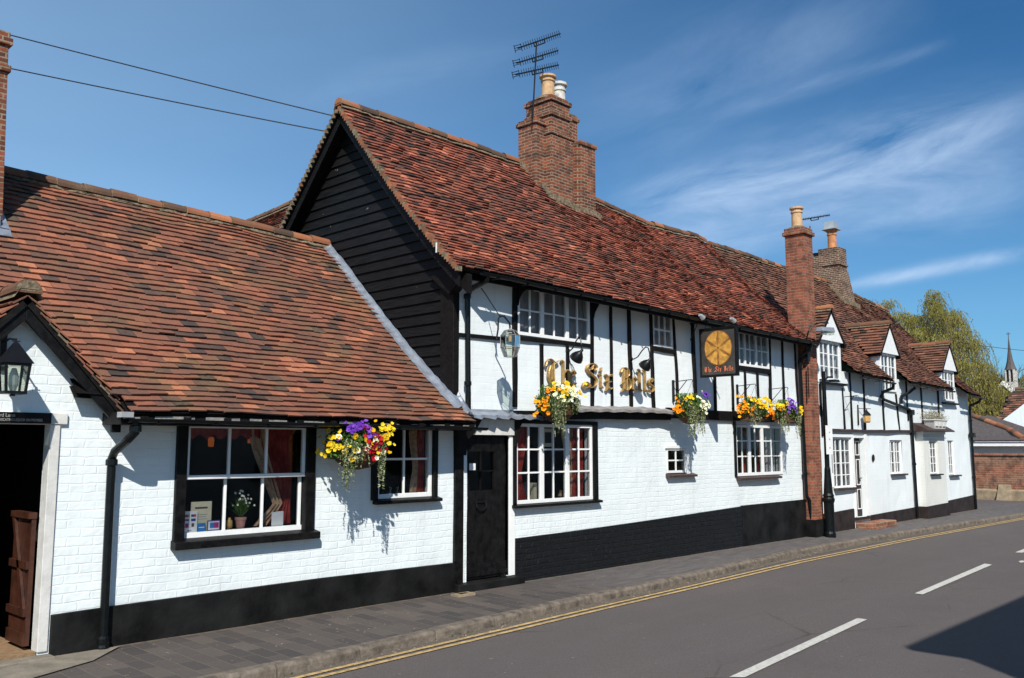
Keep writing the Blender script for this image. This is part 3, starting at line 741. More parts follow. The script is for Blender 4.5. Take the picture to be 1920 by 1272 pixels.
for i in range(n):
    t = i / n; p = pub_P(6.95, t)
    w = rr(.035, .055); b.box(6.925 - rr(0, .012), 7.0, p.y - w * .42, p.y + w * .42, p.z - .05, p.z + .012 + rr(-.008, .01), rnd() < .45 and 1 or 0, rr(.3, .9))
for i in range(44):
    t = i / 44; p = pub_B(6.95, t)
    b.box(6.925 - rr(0, .012), 7.0, p.y - .03, p.y + .03, p.z - .045, p.z + rr(0, .015), rnd() < .6 and 1 or 0, rr(.1, .6))
b.build('verge', [M['ridge'], M['mortar']], PUB, tint=True)
# corner post and upper framing
b = MB(); b.hexa([(7.155, -.035, 2.25), (7.25, -.035, 2.25), (7.25, .20, 2.25), (7.155, .20, 2.25), (7.15, -.035, 3.72), (7.25, -.035, 3.72), (7.25, .20, 3.72), (7.15, .20, 3.72)])
b.build('corner_post', M['timber'], PUB, bevel=.008)
b = MB(); b.hexa([(7.10, -.22, 3.66), (7.24, -.22, 3.66), (7.24, .0, 3.5), (7.10, .0, 3.5), (7.10, -.25, 3.76), (7.24, -.25, 3.76), (7.24, .35, 3.76), (7.10, .35, 3.76)]); b.build('corbel', M['timber'], PUB, bevel=.006)
beam(PUB, [(7.25, 3.80), (10.7, 3.86), (16.3, 3.76)], .17, -.05, .02, 'wall_plate')
ups = [([(8.24, 2.2), (8.24, 3.74)], .07), ([(9.80, 2.26), (9.81, 3.80)], .07), ([(10.25, 2.28), (10.25, 3.80)], .05), ([(10.72, 2.28), (10.69, 3.80)], .06),
       ([(11.29, 2.28), (11.25, 3.79)], .055), ([(11.94, 2.28), (11.93, 2.9), (11.86, 3.74)], .045), ([(12.47, 2.28), (12.41, 3.74)], .075), ([(13.07, 2.28), (13.06, 3.74)], .05),
       ([(13.64, 2.25), (13.62, 3.74)], .045), ([(14.96, 2.28), (15.0, 3.70)], .06), ([(15.49, 2.28), (15.48, 3.68)], .055), ([(16.04, 2.28), (15.98, 3.66)], .05),
       ([(8.755, 2.16), (8.75, 3.04)], .05), ([(9.28, 2.22), (9.27, 3.06)], .05), ([(14.07, 2.25), (14.06, 3.0)], .05), ([(14.52, 2.25), (14.51, 3.0)], .05)]
for p, w in ups: post(PUB, p, w)
beam(PUB, [(7.25, 3.03), (8.2, 3.05)], .045); beam(PUB, [(8.28, 3.08), (9.77, 3.10)], .05)
beam(PUB, [(11.29, 3.185), (11.9, 3.17)], .06); beam(PUB, [(13.66, 3.05), (14.97, 3.045)], .075)
# curved braces beside the big upper window
b = MB(); b.prism_y([(8.275, 3.74), (8.275, 3.5), (8.30, 3.6), (8.36, 3.68), (8.45, 3.74)], -.045, -.022); b.build('brace', M['timber'], PUB)
b = MB(); b.prism_y([(9.845, 3.76), (9.845, 3.5), (9.87, 3.58), (9.93, 3.66), (10.0, 3.76)], -.03, .01); b.build('brace', M['timber'], PUB)
# bressumer, boards and lead over the ground floor
beam(PUB, [(8.19, 2.10), (8.6, 2.11), (11.62, 2.155)], .10, -.10, .02, 'bressumer'); beam(PUB, [(11.621, 2.215), (13.5, 2.215), (16.30, 2.22)], .16, -.05, .02, 'bressumer')
b = MB(); vs = []; n = 24
for i in range(n + 1):
    x = lerp(8.75, 11.62, i / n); zz = interp([(8.75, 2.18), (9.5, 2.215), (11, 2.245), (11.62, 2.235)], x) + .008 * math.sin(i * 2.1)
    o_ = -.19 + .012 * math.sin(i * 1.3)
    vs += [(x, o_, zz - .045), (x, o_, zz - .008), (x, .0, zz + .045), (x, .0, zz - .03)]
fs = [(3, 2, 1, 0), (n * 4, n * 4 + 1, n * 4 + 2, n * 4 + 3)] + [(i * 4 + k, i * 4 + (k + 1) % 4, i * 4 + 4 + (k + 1) % 4, i * 4 + 4 + k) for i in range(n) for k in range(4)]
b.add(vs, fs); b.build('weather_board', M['oldlead'], PUB)
def ribbon(rows, mat, parent, name, th=.006):
    b = MB(); n = len(rows[0]); b.add([p for r_ in rows for p in r_], [(i * n + k, i * n + k + 1, (i + 1) * n + k + 1, (i + 1) * n + k) for i in range(len(rows) - 1) for k in range(n - 1)])
    return b.build(name, M[mat], parent, solid=th)
rows = []
for i in range(23):
    x = lerp(7.30, 8.62, i / 22); zz = lerp(2.12, 2.13, i / 22); q = .012 * math.sin(i * 1.7) + .006 * math.sin(i * 3.3)
    rows.append([(x, -.006, zz + .03), (x, -.03, zz + .0), (x, -.16, zz - .045 + q * .5), (x, -.17 + q, zz - .085 + q)])
ribbon(rows, 'lead', PUB, 'lead_apron')
rows = []
pts = [(2.66, 4.57), (2.2, 4.14), (1.57, 3.555), (1.1, 3.13), (.69, 2.76), (.3, 2.42), (.0, 2.18), (-.2, 2.06)]
for i in range(60):
    s_ = i / 59 * (len(pts) - 1); k = min(int(s_), len(pts) - 2); f_ = s_ - k
    y = lerp(pts[k][0], pts[k + 1][0], f_); z = wing_z(7.15, y) + .03
    q = .010 * math.sin(i * 1.9) + .008 * math.sin(i * .7 + 1)
    rows.append([(7.155, y, z + .075 + q * .6), (7.148, y, z + .045), (7.09, y, z + .016), (7.045 + q * .7, y, z + .010)])
ribbon(rows, 'lead', PUB, 'stepped_flashing')
rows = []
for i in range(9):
    t = i / 8; rows.append([(7.13 + .02 * math.sin(i * 2), lerp(.1, -.28, t), lerp(2.34, 2.03, t)), (7.24, lerp(.0, -.22, t), lerp(2.38, 2.09, t) + .012 * math.sin(i * 2.5)), (7.36, lerp(-.02, -.18, t), lerp(2.22, 2.06, t))])
ribbon(rows, 'lead', PUB, 'lead_corner')
# plinth
b = MB(); b.prism_y([(8.25, -.08), (13.8, -.08), (13.8, .70), (12.2, .655), (10.9, .62), (9.6, .59), (8.25, .57)], -.035, .01); b.build('plinth', M['plinth_brick'], PUB)
b = MB(); b.prism_y([(13.80, -.08), (16.34, -.08), (16.34, .72), (13.8, .712)], -.045, .01); b.build('plinth', M['plinth'], PUB, bevel=.006)
# gutter and pipes
gutter(PUB, 7.3, 16.15, -.365, 3.748, 3.648, r=.042)
b = MB(); b.hexa([(8.4, -.315, 3.66), (16.15, -.315, 3.57), (16.15, -.29, 3.57), (8.4, -.29, 3.66), (8.4, -.315, 3.765), (16.15, -.315, 3.665), (16.15, -.29, 3.665), (8.4, -.29, 3.765)]); b.build('fascia', M['timber'], PUB)  # board added behind the gutter to block sun streaks on the wall
downpipe(PUB, [(7.40, -.37, 3.73), (7.40, -.33, 3.66), (7.35, -.12, 3.58), (7.345, -.07, 3.5), (7.37, -.07, 2.14)], .034, [(7.345, -.07, 3.5), (7.36, -.07, 2.45)])
downpipe(PUB, [(16.0, -.34, 3.62), (16.0, -.3, 3.5), (16.03, -.1, 3.4), (16.04, -.08, 3.3), (16.10, -.08, .8), (16.14, -.12, .7), (16.2, -.13, .06)], .034, [(16.05, -.08, 2.0), (16.08, -.08, 1.2)])
# door
b = MB(); b.box(7.20, 7.335, -.04, .06, .10, 1.99); b.build('door_post', M['black'], PUB, bevel=.005)
b = MB(); b.box(7.337, 7.349, -.025, .05, .135, 1.84); b.build('door_bead', M['white'], PUB)
b = MB(); b.box(8.13, 8.225, -.025, .10, .13, 1.84); b.build('door_jamb', M['white'], PUB, bevel=.005)
b = MB(); b.prism_y([(7.46, 1.843), (8.19, 1.843), (8.20, 2.035), (7.60, 2.035)], -.05, .02); b.build('door_hood', M['oldwhite'], PUB)
b = MB(); b.prism_y([(8.19, 2.05), (8.19, 1.70), (8.235, 1.76), (8.26, 1.93), (8.36, 2.05)], -.07, -.01); b.build('bracket', M['timber'], PUB)
b = MB(); b.prism_y([(7.20, 2.0), (7.20, 1.6), (7.34, 1.6), (7.36, 1.78), (7.47, 1.86), (7.60, 2.03), (7.3, 2.03)], -.075, -.042); b.build('bracket', M['timber'], PUB)
b = MB(); Y0, Y1 = .045, .085; gx0, gx1, gz0, gz1 = 7.50, 7.93, 1.16, 1.64
xs = [7.35 + i * .13 for i in range(7)]
for i in range(6):
    a, c = xs[i] + .003, xs[i + 1] - .003
    b.box(a, c, Y0, Y1, .14, gz0 if (c > gx0 and a < gx1) else 1.86)
    if c > gx0 and a < gx1: b.box(a, c, Y0, Y1, gz1, 1.86)
b.box(7.345, 7.50, Y0 - .004, Y1, 1.161, 1.639); b.box(7.93, 8.128, Y0 - .004, Y1, 1.161, 1.639)
b.box(7.35, 8.13, Y0 - .02, Y0 - .001, .14, .31); b.box(7.35, 8.13, Y0 - .035, Y0 - .021, .17, .22)
dr = b.build('door', M['black'], PUB, bevel=.003)
b = MB(); b.add([(gx0, .07, gz0), (gx1, .07, gz0), (gx1, .07, gz1), (gx0, .07, gz1)], [(0, 1, 2, 3)]); b.build('pane', M['glass'], dr)
b = MB(); b.box(7.7, 7.712, .05, .08, gz0, gz1); b.box(gx0, gx1, .05, .08, 1.40, 1.412); b.box(gx0, gx1, .05, .08, gz0, gz0 + .015); b.box(7.918, 7.93, .05, .08, gz0 + .016, 1.39); b.build('glazing_bar', M['timber'], dr)
b = MB(); b.tube([(7.60, .035, 1.04), (7.605, .02, .98), (7.65, .015, .945), (7.72, .015, .945), (7.765, .02, .98), (7.77, .035, 1.04)], .010, 8); b.box(7.59, 7.78, .03, .044, 1.03, 1.05); b.build('knocker', M['iron'], dr)
b = MB(); b.lathe((0, 0, 0), [(.012, 0), (.026, .01), (.03, .025), (.02, .04)], 10)
b.v = [(7.42 + x, .043 - z, 1.10 + y) for x, y, z in b.v]; b.build('handle', M['grey_metal'], dr, smooth=True)
b = MB(); b.box(7.505, 7.61, .048, .052, 1.42, 1.50); b.build('notice', M['paper'], dr)
b = MB(); b.box(7.19, 8.30, -.13, .05, -.05, .125); b.build('door_step', M['plinth'], PUB, bevel=.012)
# little lights seen through the door
b = MB()
for i in range(26):
    x, z = 7.62 + rr(0, .32), 1.2 + rr(0, .42); y = .6 + rr(0, .5); b.box(x, x + .012, y, y + .01, z, z + .012)
b.build('fairy_lights', M['glow'], PUB)
# ground floor windows
b = MB(); b.box(8.185, 8.245, -.045, .05, .98, 2.0); b.box(9.79, 9.885, -.045, .05, .98, 2.045); b.box(8.246, 9.789, -.043, .05, 1.995, 2.045)
fr = b.build('window_surround', M['black'], PUB, bevel=.005)
b = MB(); b.hexa([(8.17, -.09, .94), (9.92, -.09, .94), (9.92, .04, .94), (8.17, .04, .94), (8.17, -.09, .972), (9.92, -.09, .972), (9.92, .04, .99), (8.17, .04, .99)]); b.build('sill', M['black'], fr, bevel=.004)
window(PUB, 8.246, 9.789, .985, 1.994, [(8.28, 8.73, 2), (8.75, 9.22, 2), (9.26, 9.76, 2)], [1.37, 1.665], y=-.02, fw=.04, mull=.038)
window(PUB, 11.62, 12.15, 1.30, 1.675, [(11.65, 12.12, 2)], [1.49], y=-.01, fw=.032)
b = MB(); b.box(11.58, 12.22, -.03, .04, 1.676, 1.72); b.box(12.152, 12.24, -.02, .04, 1.28, 1.675); b.build('window_casing', M['white'], PUB)
b = MB(); b.hexa([(11.58, -.08, 1.235), (12.36, -.08, 1.235), (12.36, .03, 1.235), (11.58, .03, 1.235), (11.58, -.08, 1.265), (12.36, -.08, 1.265), (12.36, .03, 1.298), (11.58, .03, 1.298)]); b.build('sill', M['brown_sill'], PUB)
window(PUB, 13.685, 15.345, 1.205, 2.075, [(13.72, 14.12, 2), (14.16, 14.58, 2), (14.62, 15.3, 2)], [1.535, 1.80], y=-.015, fw=.045, mull=.04)
b = MB(); b.box(13.63, 13.683, -.03, .03, 1.2, 2.13); b.build('window_edge', M['black'], PUB)
b = MB(); b.hexa([(13.68, -.10, 1.14), (15.14, -.10, 1.14), (15.14, .03, 1.14), (13.68, .03, 1.14), (13.68, -.10, 1.175), (15.14, -.10, 1.175), (15.14, .03, 1.203), (13.68, .03, 1.203)]); b.build('sill', M['brown_sill'], PUB)
window(PUB, 8.29, 9.765, 3.125, 3.775, [(8.32, 8.75, 2), (8.77, 9.26, 2), (9.28, 9.73, 2)], [3.46], y=-.02, fw=.038, mull=.03)
window(PUB, 11.305, 11.83, 3.225, 3.745, [(11.33, 11.8, 3)], [3.49], y=-.02, fw=.03, bar=.014)
window(PUB, 13.875, 14.955, 3.095, 3.705, [(13.90, 14.07, 1), (14.10, 14.47, 2), (14.50, 14.92, 2)], [3.40], y=-.02, fw=.036, mull=.026)
for a, c, z0, z1 in ((8.3, 9.75, 3.13, 3.77), (11.31, 11.82, 3.23, 3.74), (13.88, 14.95, 3.1, 3.7)): curtain(PUB, a, c, z0, z1, .09, 'net', int((c - a) * 9), .012, name='net_curtain')
curtain(PUB, 8.34, 8.62, 1.0, 1.98, .11, 'red_curtain', 5, .014, (1.36, 8.36, 8.47)); curtain(PUB, 9.30, 9.55, 1.0, 1.98, .14, 'floral', 4, .014, (1.42, 9.46, 9.62)); curtain(PUB, 9.52, 9.75, 1.0, 1.98, .12, 'red_curtain', 4, .014)
curtain(PUB, 14.05, 14.2, 1.22, 2.06, .10, 'red_curtain', 3, .012); curtain(PUB, 14.62, 14.78, 1.22, 2.06, .10, 'red_curtain', 3, .012); curtain(PUB, 14.95, 15.3, 1.22, 2.06, .12, 'wall_white_in', 5, .01)
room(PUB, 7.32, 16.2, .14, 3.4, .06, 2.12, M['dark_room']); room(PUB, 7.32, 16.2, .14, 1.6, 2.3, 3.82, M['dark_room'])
# main chimney
def pot(parent, x, y, z, h, r, mat, name='chimney_pot', kind_=0):
    b = MB()
    pf = [(r * 1.12, 0), (r, .06), (r * .95, h * .72), (r * 1.1, h * .74), (r * 1.1, h * .79), (r * .97, h * .82), (r * 1.0, h * .9), (r * 1.28, h * .92), (r * 1.28, h), (r * .9, h * 1.01), (r * .8, h * .6)]
    b.lathe((x, y, z), pf, 18); o = b.build(name, M[mat], parent, smooth=False)
    f = MB(); f.lathe((x, y, z - .03), [(r * 2.0, -.02), (r * 1.8, .03), (r * 1.15, .07)], 12); f.build('flaunching', M['mortar'], o)
    return o
b = MB()
b.box(10.86, 11.34, 1.63, 2.2, 5.5, 7.45); b.box(10.83, 11.37, 1.60, 2.23, 7.20, 7.27); b.box(10.83, 11.37, 1.60, 2.23, 7.449, 7.52); b.box(10.88, 11.32, 1.65, 2.18, 7.519, 7.57)
b.box(11.33, 11.70, 1.76, 2.25, 5.5, 7.31); b.box(11.31, 11.73, 1.73, 2.28, 7.309, 7.38); b.box(11.33, 11.70, 1.76, 2.25, 7.379, 7.43)
b.box(10.62, 10.87, 1.76, 2.16, 5.7, 7.02); b.box(10.59, 10.90, 1.73, 2.19, 7.019, 7.09); b.box(10.62, 10.87, 1.76, 2.16, 7.089, 7.13)
b.box(10.84, 11.40, 1.61, 2.1, 5.4, 6.86); b.box(10.82, 11.44, 1.59, 2.2, 6.859, 6.92)
b.box(11.62, 11.68, 1.70, 2.1, 5.4, 6.93); b.box(11.66, 12.06, 1.655, 2.08, 5.5, 6.89); b.box(11.64, 12.09, 1.63, 2.1, 6.889, 6.96)
ch = b.build('chimney', M['brick'], PUB, bevel=.007)
pot(ch, 11.04, 1.86, 7.58, .40, .115, 'clay'); pot(ch, 11.47, 1.98, 7.45, .56, .115, 'grey_pot')
b = MB()   # mortar fillet where stack meets tiles
for i in range(60):
    t = i / 59
    if t < .3: x, y = lerp(10.60, 10.84, t / .3), lerp(2.1, 1.74, t / .3)
    elif t < .4: x, y = 10.82, lerp(1.74, 1.58, (t - .3) / .1)
    else: x, y = lerp(10.82, 12.12, (t - .4) / .6), 1.58 + (.02 if t < .8 else .06)
    z = pub_z(x, y); s_ = rr(.04, .075); b.box(x - s_, x + s_, y - s_ * .8, y + s_, z - .06, z + .045 + rr(0, .045))
b.build('mortar_fillet', M['mortar'], ch, bevel=.01)
# street side stack between pub and cottage
b = MB(); b.box(16.14, 16.52, -.205, .18, -.1, 5.80)
st = b.build('chimney', M['brick_stack'], PUB, bevel=.004)
b = MB(); b.box(16.10, 16.56, -.245, .22, 5.79, 5.86); b.box(16.13, 16.53, -.21, .19, 5.859, 5.94); b.build('stack_cap', M['brick'], st, bevel=.006)
pot(st, 16.36, .02, 5.96, .42, .105, 'clay')
b = MB(); b.box(16.12, 16.60, -.23, .0, -.08, .35); b.build('stack_plinth', M['plinth'], st)

# ================================================================== REAR RANGE
REAR = thing('rear_range', 'tiled roof of a rear range rising behind the black gable', 'building', (9, 8, 0))
def rear_P(y, t): return Vector((lerp(6.6, 9.0, t), y, lerp(3.5, interp([(4.4, 6.2), (6.5, 6.17), (7.3, 6.12), (8.3, 6.07), (12, 6.0)], y), t)))
tiles(rear_P, 4.6, 11.5, 3.6, REAR, M['tile_pub'], .085, .2, seed=51)
ridge([(9, 4.6, 6.24), (9, 6.5, 6.20), (9, 7.3, 6.15), (9, 8.3, 6.10), (9, 11.5, 6.04)], REAR, seed=9)
b = MB(); b.prism_y([(6.9, -.1), (11.1, -.1), (11.1, 3.6), (9, 6.0), (6.9, 3.6)], 4.65, 11.4); b.build('wall', M['wall_cot'], REAR)

# ================================================================== COTTAGE
COT = thing('white_cottage', 'white two storey cottage with three pointed dormers beyond the brick stack', 'building', (21, 0, 0))
CE = [(16.4, 3.30), (17.5, 3.25), (19.9, 3.16), (21, 3.17), (23.4, 3.16), (26.2, 3.06)]
CR = [(16.4, 5.98), (18.1, 5.97), (20, 5.94), (22, 5.93), (23.9, 5.77), (26.2, 5.60)]
def cot_P(x, t): return Vector((x, lerp(-.32, 2.1, t), lerp(interp(CE, x), interp(CR, x), t) - .11 * math.sin(math.pi * max(t, 0) ** .8)))
def cot_z(x, y): return cot_P(x, max(0, min(1, (y + .32) / 2.42))).z
DORM = [(17.50, 16.95, 18.06, 3.86, 4.45), (20.58, 20.04, 21.06, 3.83, 4.46), (24.58, 24.0, 25.06, 3.70, 4.33)]   # xc, xl, xr, z eave, z apex
def dz(d, x):
    xc, xl, xr, ze, za = d
    return za - (za - ze) * ((xc - x) / (xc - xl) if x < xc else (x - xc) / (xr - xc))
def cot_valid(p):
    if p.x < 16.97 and p.z < 3.92: return False
    for d in DORM:
        if d[1] - .02 < p.x < d[2] + .02 and p.z < dz(d, p.x) - .02: return False
    return True
holes = [(17.50, 18.42, .88, 1.89), (18.52, 19.03, .25, 1.88), (20.46, 21.16, 1.10, 1.85), (24.28, 24.74, .99, 1.86), (17.0, 17.95, 3.02, 3.25), (20.12, 20.98, 2.93, 3.25), (24.05, 24.98, 2.87, 3.25)]
b = MB(); wall_grid(b, 16.56, 26.08, -.1, 3.25, holes, wob=.02); b.build('wall', M['wall_cot'], COT)
b = MB(); b.prism_x([(0, -.1), (4.4, -.1), (4.4, 3.2), (2.1, 5.5), (0, 3.2)], 26.06, 26.10); b.build('end_wall', M['wall_cot'], COT)
tiles(cot_P, 16.44, 26.2, 3.6, COT, M['tile_cot'], .084, .135, cot_valid, seed=61, lift=.034, wob=.022, rough=1.4)
def cot_B(x, t): return Vector((x, lerp(4.5, 2.1, t), lerp(3.2, interp(CR, x), t)))
tiles(cot_B, 16.44, 26.2, 3.6, COT, M['tile_cot'], .25, .4, seed=62, name='rear_roof')
ridge([(16.5, 2.1, 6.01), (18.1, 2.1, 6.0), (20, 2.1, 5.97), (22.4, 2.1, 5.95)], COT, seed=12)
ridge([(23.0, 2.1, 5.88), (23.9, 2.1, 5.80), (26.2, 2.1, 5.63)], COT, seed=13)
for i, d in enumerate(DORM):
    xc, xl, xr, ze, za = d
    L = math.hypot(xc - xl, za - ze)
    PL = lambda y, t, d=d: Vector((lerp(d[1] - .09, d[0], t), y, lerp(d[3] - .09, d[4] + .02, t)))
    PRr = lambda y, t, d=d: Vector((lerp(d[2] + .09, d[0], t), y, lerp(d[3] - .09, d[4] + .02, t)))
    v = lambda p: p.y < .1 or p.z > cot_z(p.x, p.y) - .03
    tiles(PL, -.10, 1.3, L + .12, COT, M['tile_cot'], .084, .15, v, name='dormer_roof', seed=70 + i)
    tiles(PRr, -.10, 1.3, L + .12, COT, M['tile_cot'], .084, .15, v, name='dormer_roof', seed=80 + i)
    yr = -.1
    while cot_z(xc, yr) < za - .0: yr += .02
    ridge([(xc, -.12, za + .06), (xc, yr, za + .055)], COT, r=.075, seed=15 + i, name='dormer_ridge_tiles')
    b = MB(); b.prism_y([(xl - .02, ze - .04), (xr + .02, ze - .04), (xr - .02, ze + .02), (xc, za + .0), (xl + .02, ze + .02)], -.085, .02); b.build('dormer_pediment', M['white'], COT)
    zb0 = interp(CE, xl)
    b = MB()
    for xx in (xl + .01, xr - .05):
        yq = 0
        while cot_z(xx, yq) < ze - .02: yq += .02
        b.prism_x([(-.012, zb0 - .3), (-.012, ze - .04), (yq, ze - .04), (.02, zb0 - .3)], xx, xx + .04)
    b.box(xl + .05, xr - .051, .09, .11, zb0 + .05, ze - .04)
    b.build('dormer_cheek', M['wall_cot'], COT)
for (a, c, z0, z1, cs, rw) in ((17.0, 17.96, 3.03, 3.815, [(17.05, 17.42, 2), (17.46, 17.90, 2)], [3.30, 3.56]), (20.12, 20.99, 2.94, 3.785, [(20.16, 20.54, 2), (20.56, 20.94, 2)], [3.22, 3.50]), (24.05, 24.99, 2.87, 3.655, [(24.1, 24.5, 2), (24.54, 24.94, 2)], [3.13, 3.4])):
    window(COT, a, c, z0, z1, cs, rw, y=-.03, fw=.04, mull=.025)
    curtain(COT, a + .03, c - .03, z0 + .03, z1 - .03, .05, 'wall_white_in', 8, .01, name='net_curtain')
b = MB(); b.box(17.02, 18.1, -.10, .0, 2.94, 2.985); b.build('dormer_sill', M['black'], COT); b = MB(); b.box(24.02, 25.06, -.10, .0, 2.78, 2.825); b.build('dormer_sill', M['black'], COT)
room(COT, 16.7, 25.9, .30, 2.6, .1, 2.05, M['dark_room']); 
fm = [(17.5, 18.42, .88, 1.88, [(17.53, 17.94, 2), (17.97, 18.39, 2)], [1.13, 1.37, 1.62]), (20.46, 21.16, 1.1, 1.84, [(20.5, 20.8, 2), (20.83, 21.12, 2)], [1.34, 1.59]), (24.28, 24.74, 1.0, 1.855, [(24.31, 24.71, 3)], [1.24, 1.46])]
for a, c, z0, z1, cs, rw in fm:
    window(COT, a, c, z0, z1, cs, rw, y=.03, fw=.03, mull=.02, bar=.009); curtain(COT, a + .02, c - .02, z0, z1, .12, 'net', 8, .014, name='net_curtain')
b = MB(); b.box(17.44, 18.5, -.012, .03, 1.891, 1.96); b.box(18.425, 18.515, -.012, .03, .9, 1.89); b.box(17.44, 17.498, -.012, .03, .9, 1.89); b.build('window_casing', M['white'], COT)
b = MB()
for a, c, z in ((17.48, 18.56, .855), (20.42, 21.28, 1.075), (24.24, 25.0, .965)): b = MB(); b.box(a, c, -.08, .03, z - .02, z + .018); b.build('sill', M['brown_sill'], COT)
b = MB(); b.box(18.52, 19.03, .09, .13, .25, 1.88)
dr = b.build('door', M['plinth_brown'], COT)
b = MB()
for xa, xb in ((18.56, 18.74), (18.80, 18.99)):
    for za, zb_ in ((1.52, 1.82), (.90, 1.44), (.40, .82)):
        for q in ((xa, xa + .018, za, zb_), (xb - .018, xb, za, zb_)): b.box(q[0], q[1], .08, .089, q[2], q[3])
        for q in ((xa + .019, xb - .019, za, za + .018), (xa + .019, xb - .019, zb_ - .018, zb_)): b.box(q[0], q[1], .08, .089, q[2], q[3])
b.build('panel_bead', M['white'], dr)
b = MB(); b.tube([(18.93, .07, 1.05), (18.93, .03, 1.05)], .02, 8); b.build('handle', M['grey_metal'], dr)
b = MB(); b.box(19.032, 19.16, -.03, .08, .26, 1.96); b.box(18.44, 18.518, -.02, .05, .26, .89); b.box(18.52, 19.031, -.02, .08, 1.882, 1.93); b.build('door_frame', M['white'], COT, bevel=.004)
b = MB(); b.box(18.42, 19.15, -.05, .03, .20, .245); b.build('threshold', M['plinth_brown'], COT)
b = MB(); b.box(18.46, 19.75, -.34, .0, -.02, .15); b.build('door_step', M['brick_wall'], COT, bevel=.01)
beam(COT, [(17.15, 2.03), (19, 2.03), (21.7, 2.06)], .055, -.06, .01, 'timber_beam', 'brown_sill')
for p, w in (([(18.10, 2.06), (18.04, 2.9)], .05), ([(18.46, 2.06), (18.44, 3.24)], .06), ([(19.13, 2.06), (19.14, 3.24)], .065), ([(20.18, 2.06), (20.16, 2.95)], .035), ([(21.06, 2.06), (20.95, 2.9)], .05), ([(21.62, 2.3), (21.62, 3.24)], .05), ([(22.58, 2.25), (22.56, 3.24)], .06), ([(23.72, 2.25), (23.78, 3.24)], .06), ([(17.04, 1.9), (17.02, 2.94)], .06)): post(COT, p, w)
b = MB(); b.prism_y([(16.6, -.08), (18.35, -.08), (18.35, .44), (17.9, .43), (17.2, .41), (16.6, .41)], -.03, .01); b.build('plinth', M['plinth_brown'], COT); b = MB(); b.prism_y([(19.2, -.08), (22.08, -.08), (22.08, .31), (19.2, .26)], -.03, .01); b.build('plinth', M['plinth_brown'], COT); b = MB(); b.prism_y([(23.58, -.08), (26.1, -.08), (26.1, .42), (23.58, .34)], -.03, .01)
b.build('plinth', M['plinth_brown'], COT)
# shallow bay
b = MB(); wall_grid(b, 22.08, 23.55, -.1, 2.06, [(22.45, 23.05, 1.05, 1.87)], y=-.17, rev=.1)
for xx in (22.08, 23.55): b.add([(xx, -.17, -.1), (xx, .0, -.1), (xx, .0, 2.06), (xx, -.17, 2.06)], [(0, 1, 2, 3)])
bay = b.build('bay', M['wall_bay'], COT)
b = MB(); b.box(22.05, 23.58, -.195, -.172, 1.90, 1.925); b.box(22.05, 23.58, -.19, -.172, 2.0, 2.06); b.build('cornice', M['white'], bay)
b = MB(); b.prism_y([(22.05, -.08), (23.58, -.08), (23.58, .34), (22.05, .31)], -.20, .0); b.build('bay_plinth', M['plinth_brown'], bay)
b = MB(); b.hexa([(21.9, -.36, 2.062), (23.75, -.36, 2.062), (23.95, .01, 2.062), (21.9, .01, 2.062), (21.9, -.36, 2.09), (23.75, -.36, 2.09), (23.95, .0, 2.27), (21.9, .0, 2.27)]); b.build('bay_roof', M['brown_sill'], bay, bevel=.006)
w = window(COT, 22.46, 23.04, 1.06, 1.86, [(22.49, 23.01, 3)], [1.30, 1.455, 1.66], y=-.13, fw=.028, bar=.009); curtain(COT, 22.48, 23.0, 1.07, 1.85, -.04, 'net', 6, .01, name='net_curtain')
b = MB(); b.box(22.42, 23.12, -.25, -.17, 1.02, 1.05); b.build('sill', M['black'], COT)
gutter(COT, 18.2, 20.0, -.36, 3.13, 3.09, r=.035); gutter(COT, 21.1, 23.9, -.36, 3.10, 3.08, r=.035); gutter(COT, 25.1, 26.3, -.36, 3.03, 3.0, r=.035)
downpipe(COT, [(19.98, -.33, 3.08), (20.0, -.31, 2.98), (19.95, -.12, 2.9), (19.95, -.06, 2.8), (20.1, -.06, 2.74), (21.62, -.06, 2.56), (21.70, -.06, 2.48), (21.76, -.06, .08)], .035, [(21.72, -.06, 2.0), (21.74, -.06, 1.3)])
downpipe(COT, [(21.3, -.33, 3.05), (21.28, -.2, 2.95), (21.15, -.06, 2.85), (21.12, -.06, 2.68)], .035)
b = MB(); b.box(21.62, 21.80, -.11, -.02, 2.44, 2.56); b.build('hopper', M['pipe'], COT)
downpipe(COT, [(26.05, -.33, 2.98), (26.05, -.3, 2.9), (26.03, -.08, 2.8), (26.02, -.06, 2.7), (26.04, -.06, .05)], .035, [(26.03, -.06, 2.4), (26.03, -.06, .9)])
b = MB(); b.box(25.95, 26.12, -.14, -.02, 1.95, 2.07); b.build('hopper', M['pipe'], COT)
b = MB(); b.lathe((0, 0, 0), [(.055, 0), (.06, .01), (.05, .02)], 14); b.v = [(19.46 + x, -.015 - z, 1.46 + y * 1.35) for x, y, z in b.v]; b.build('house_plaque', M['iron'], COT)
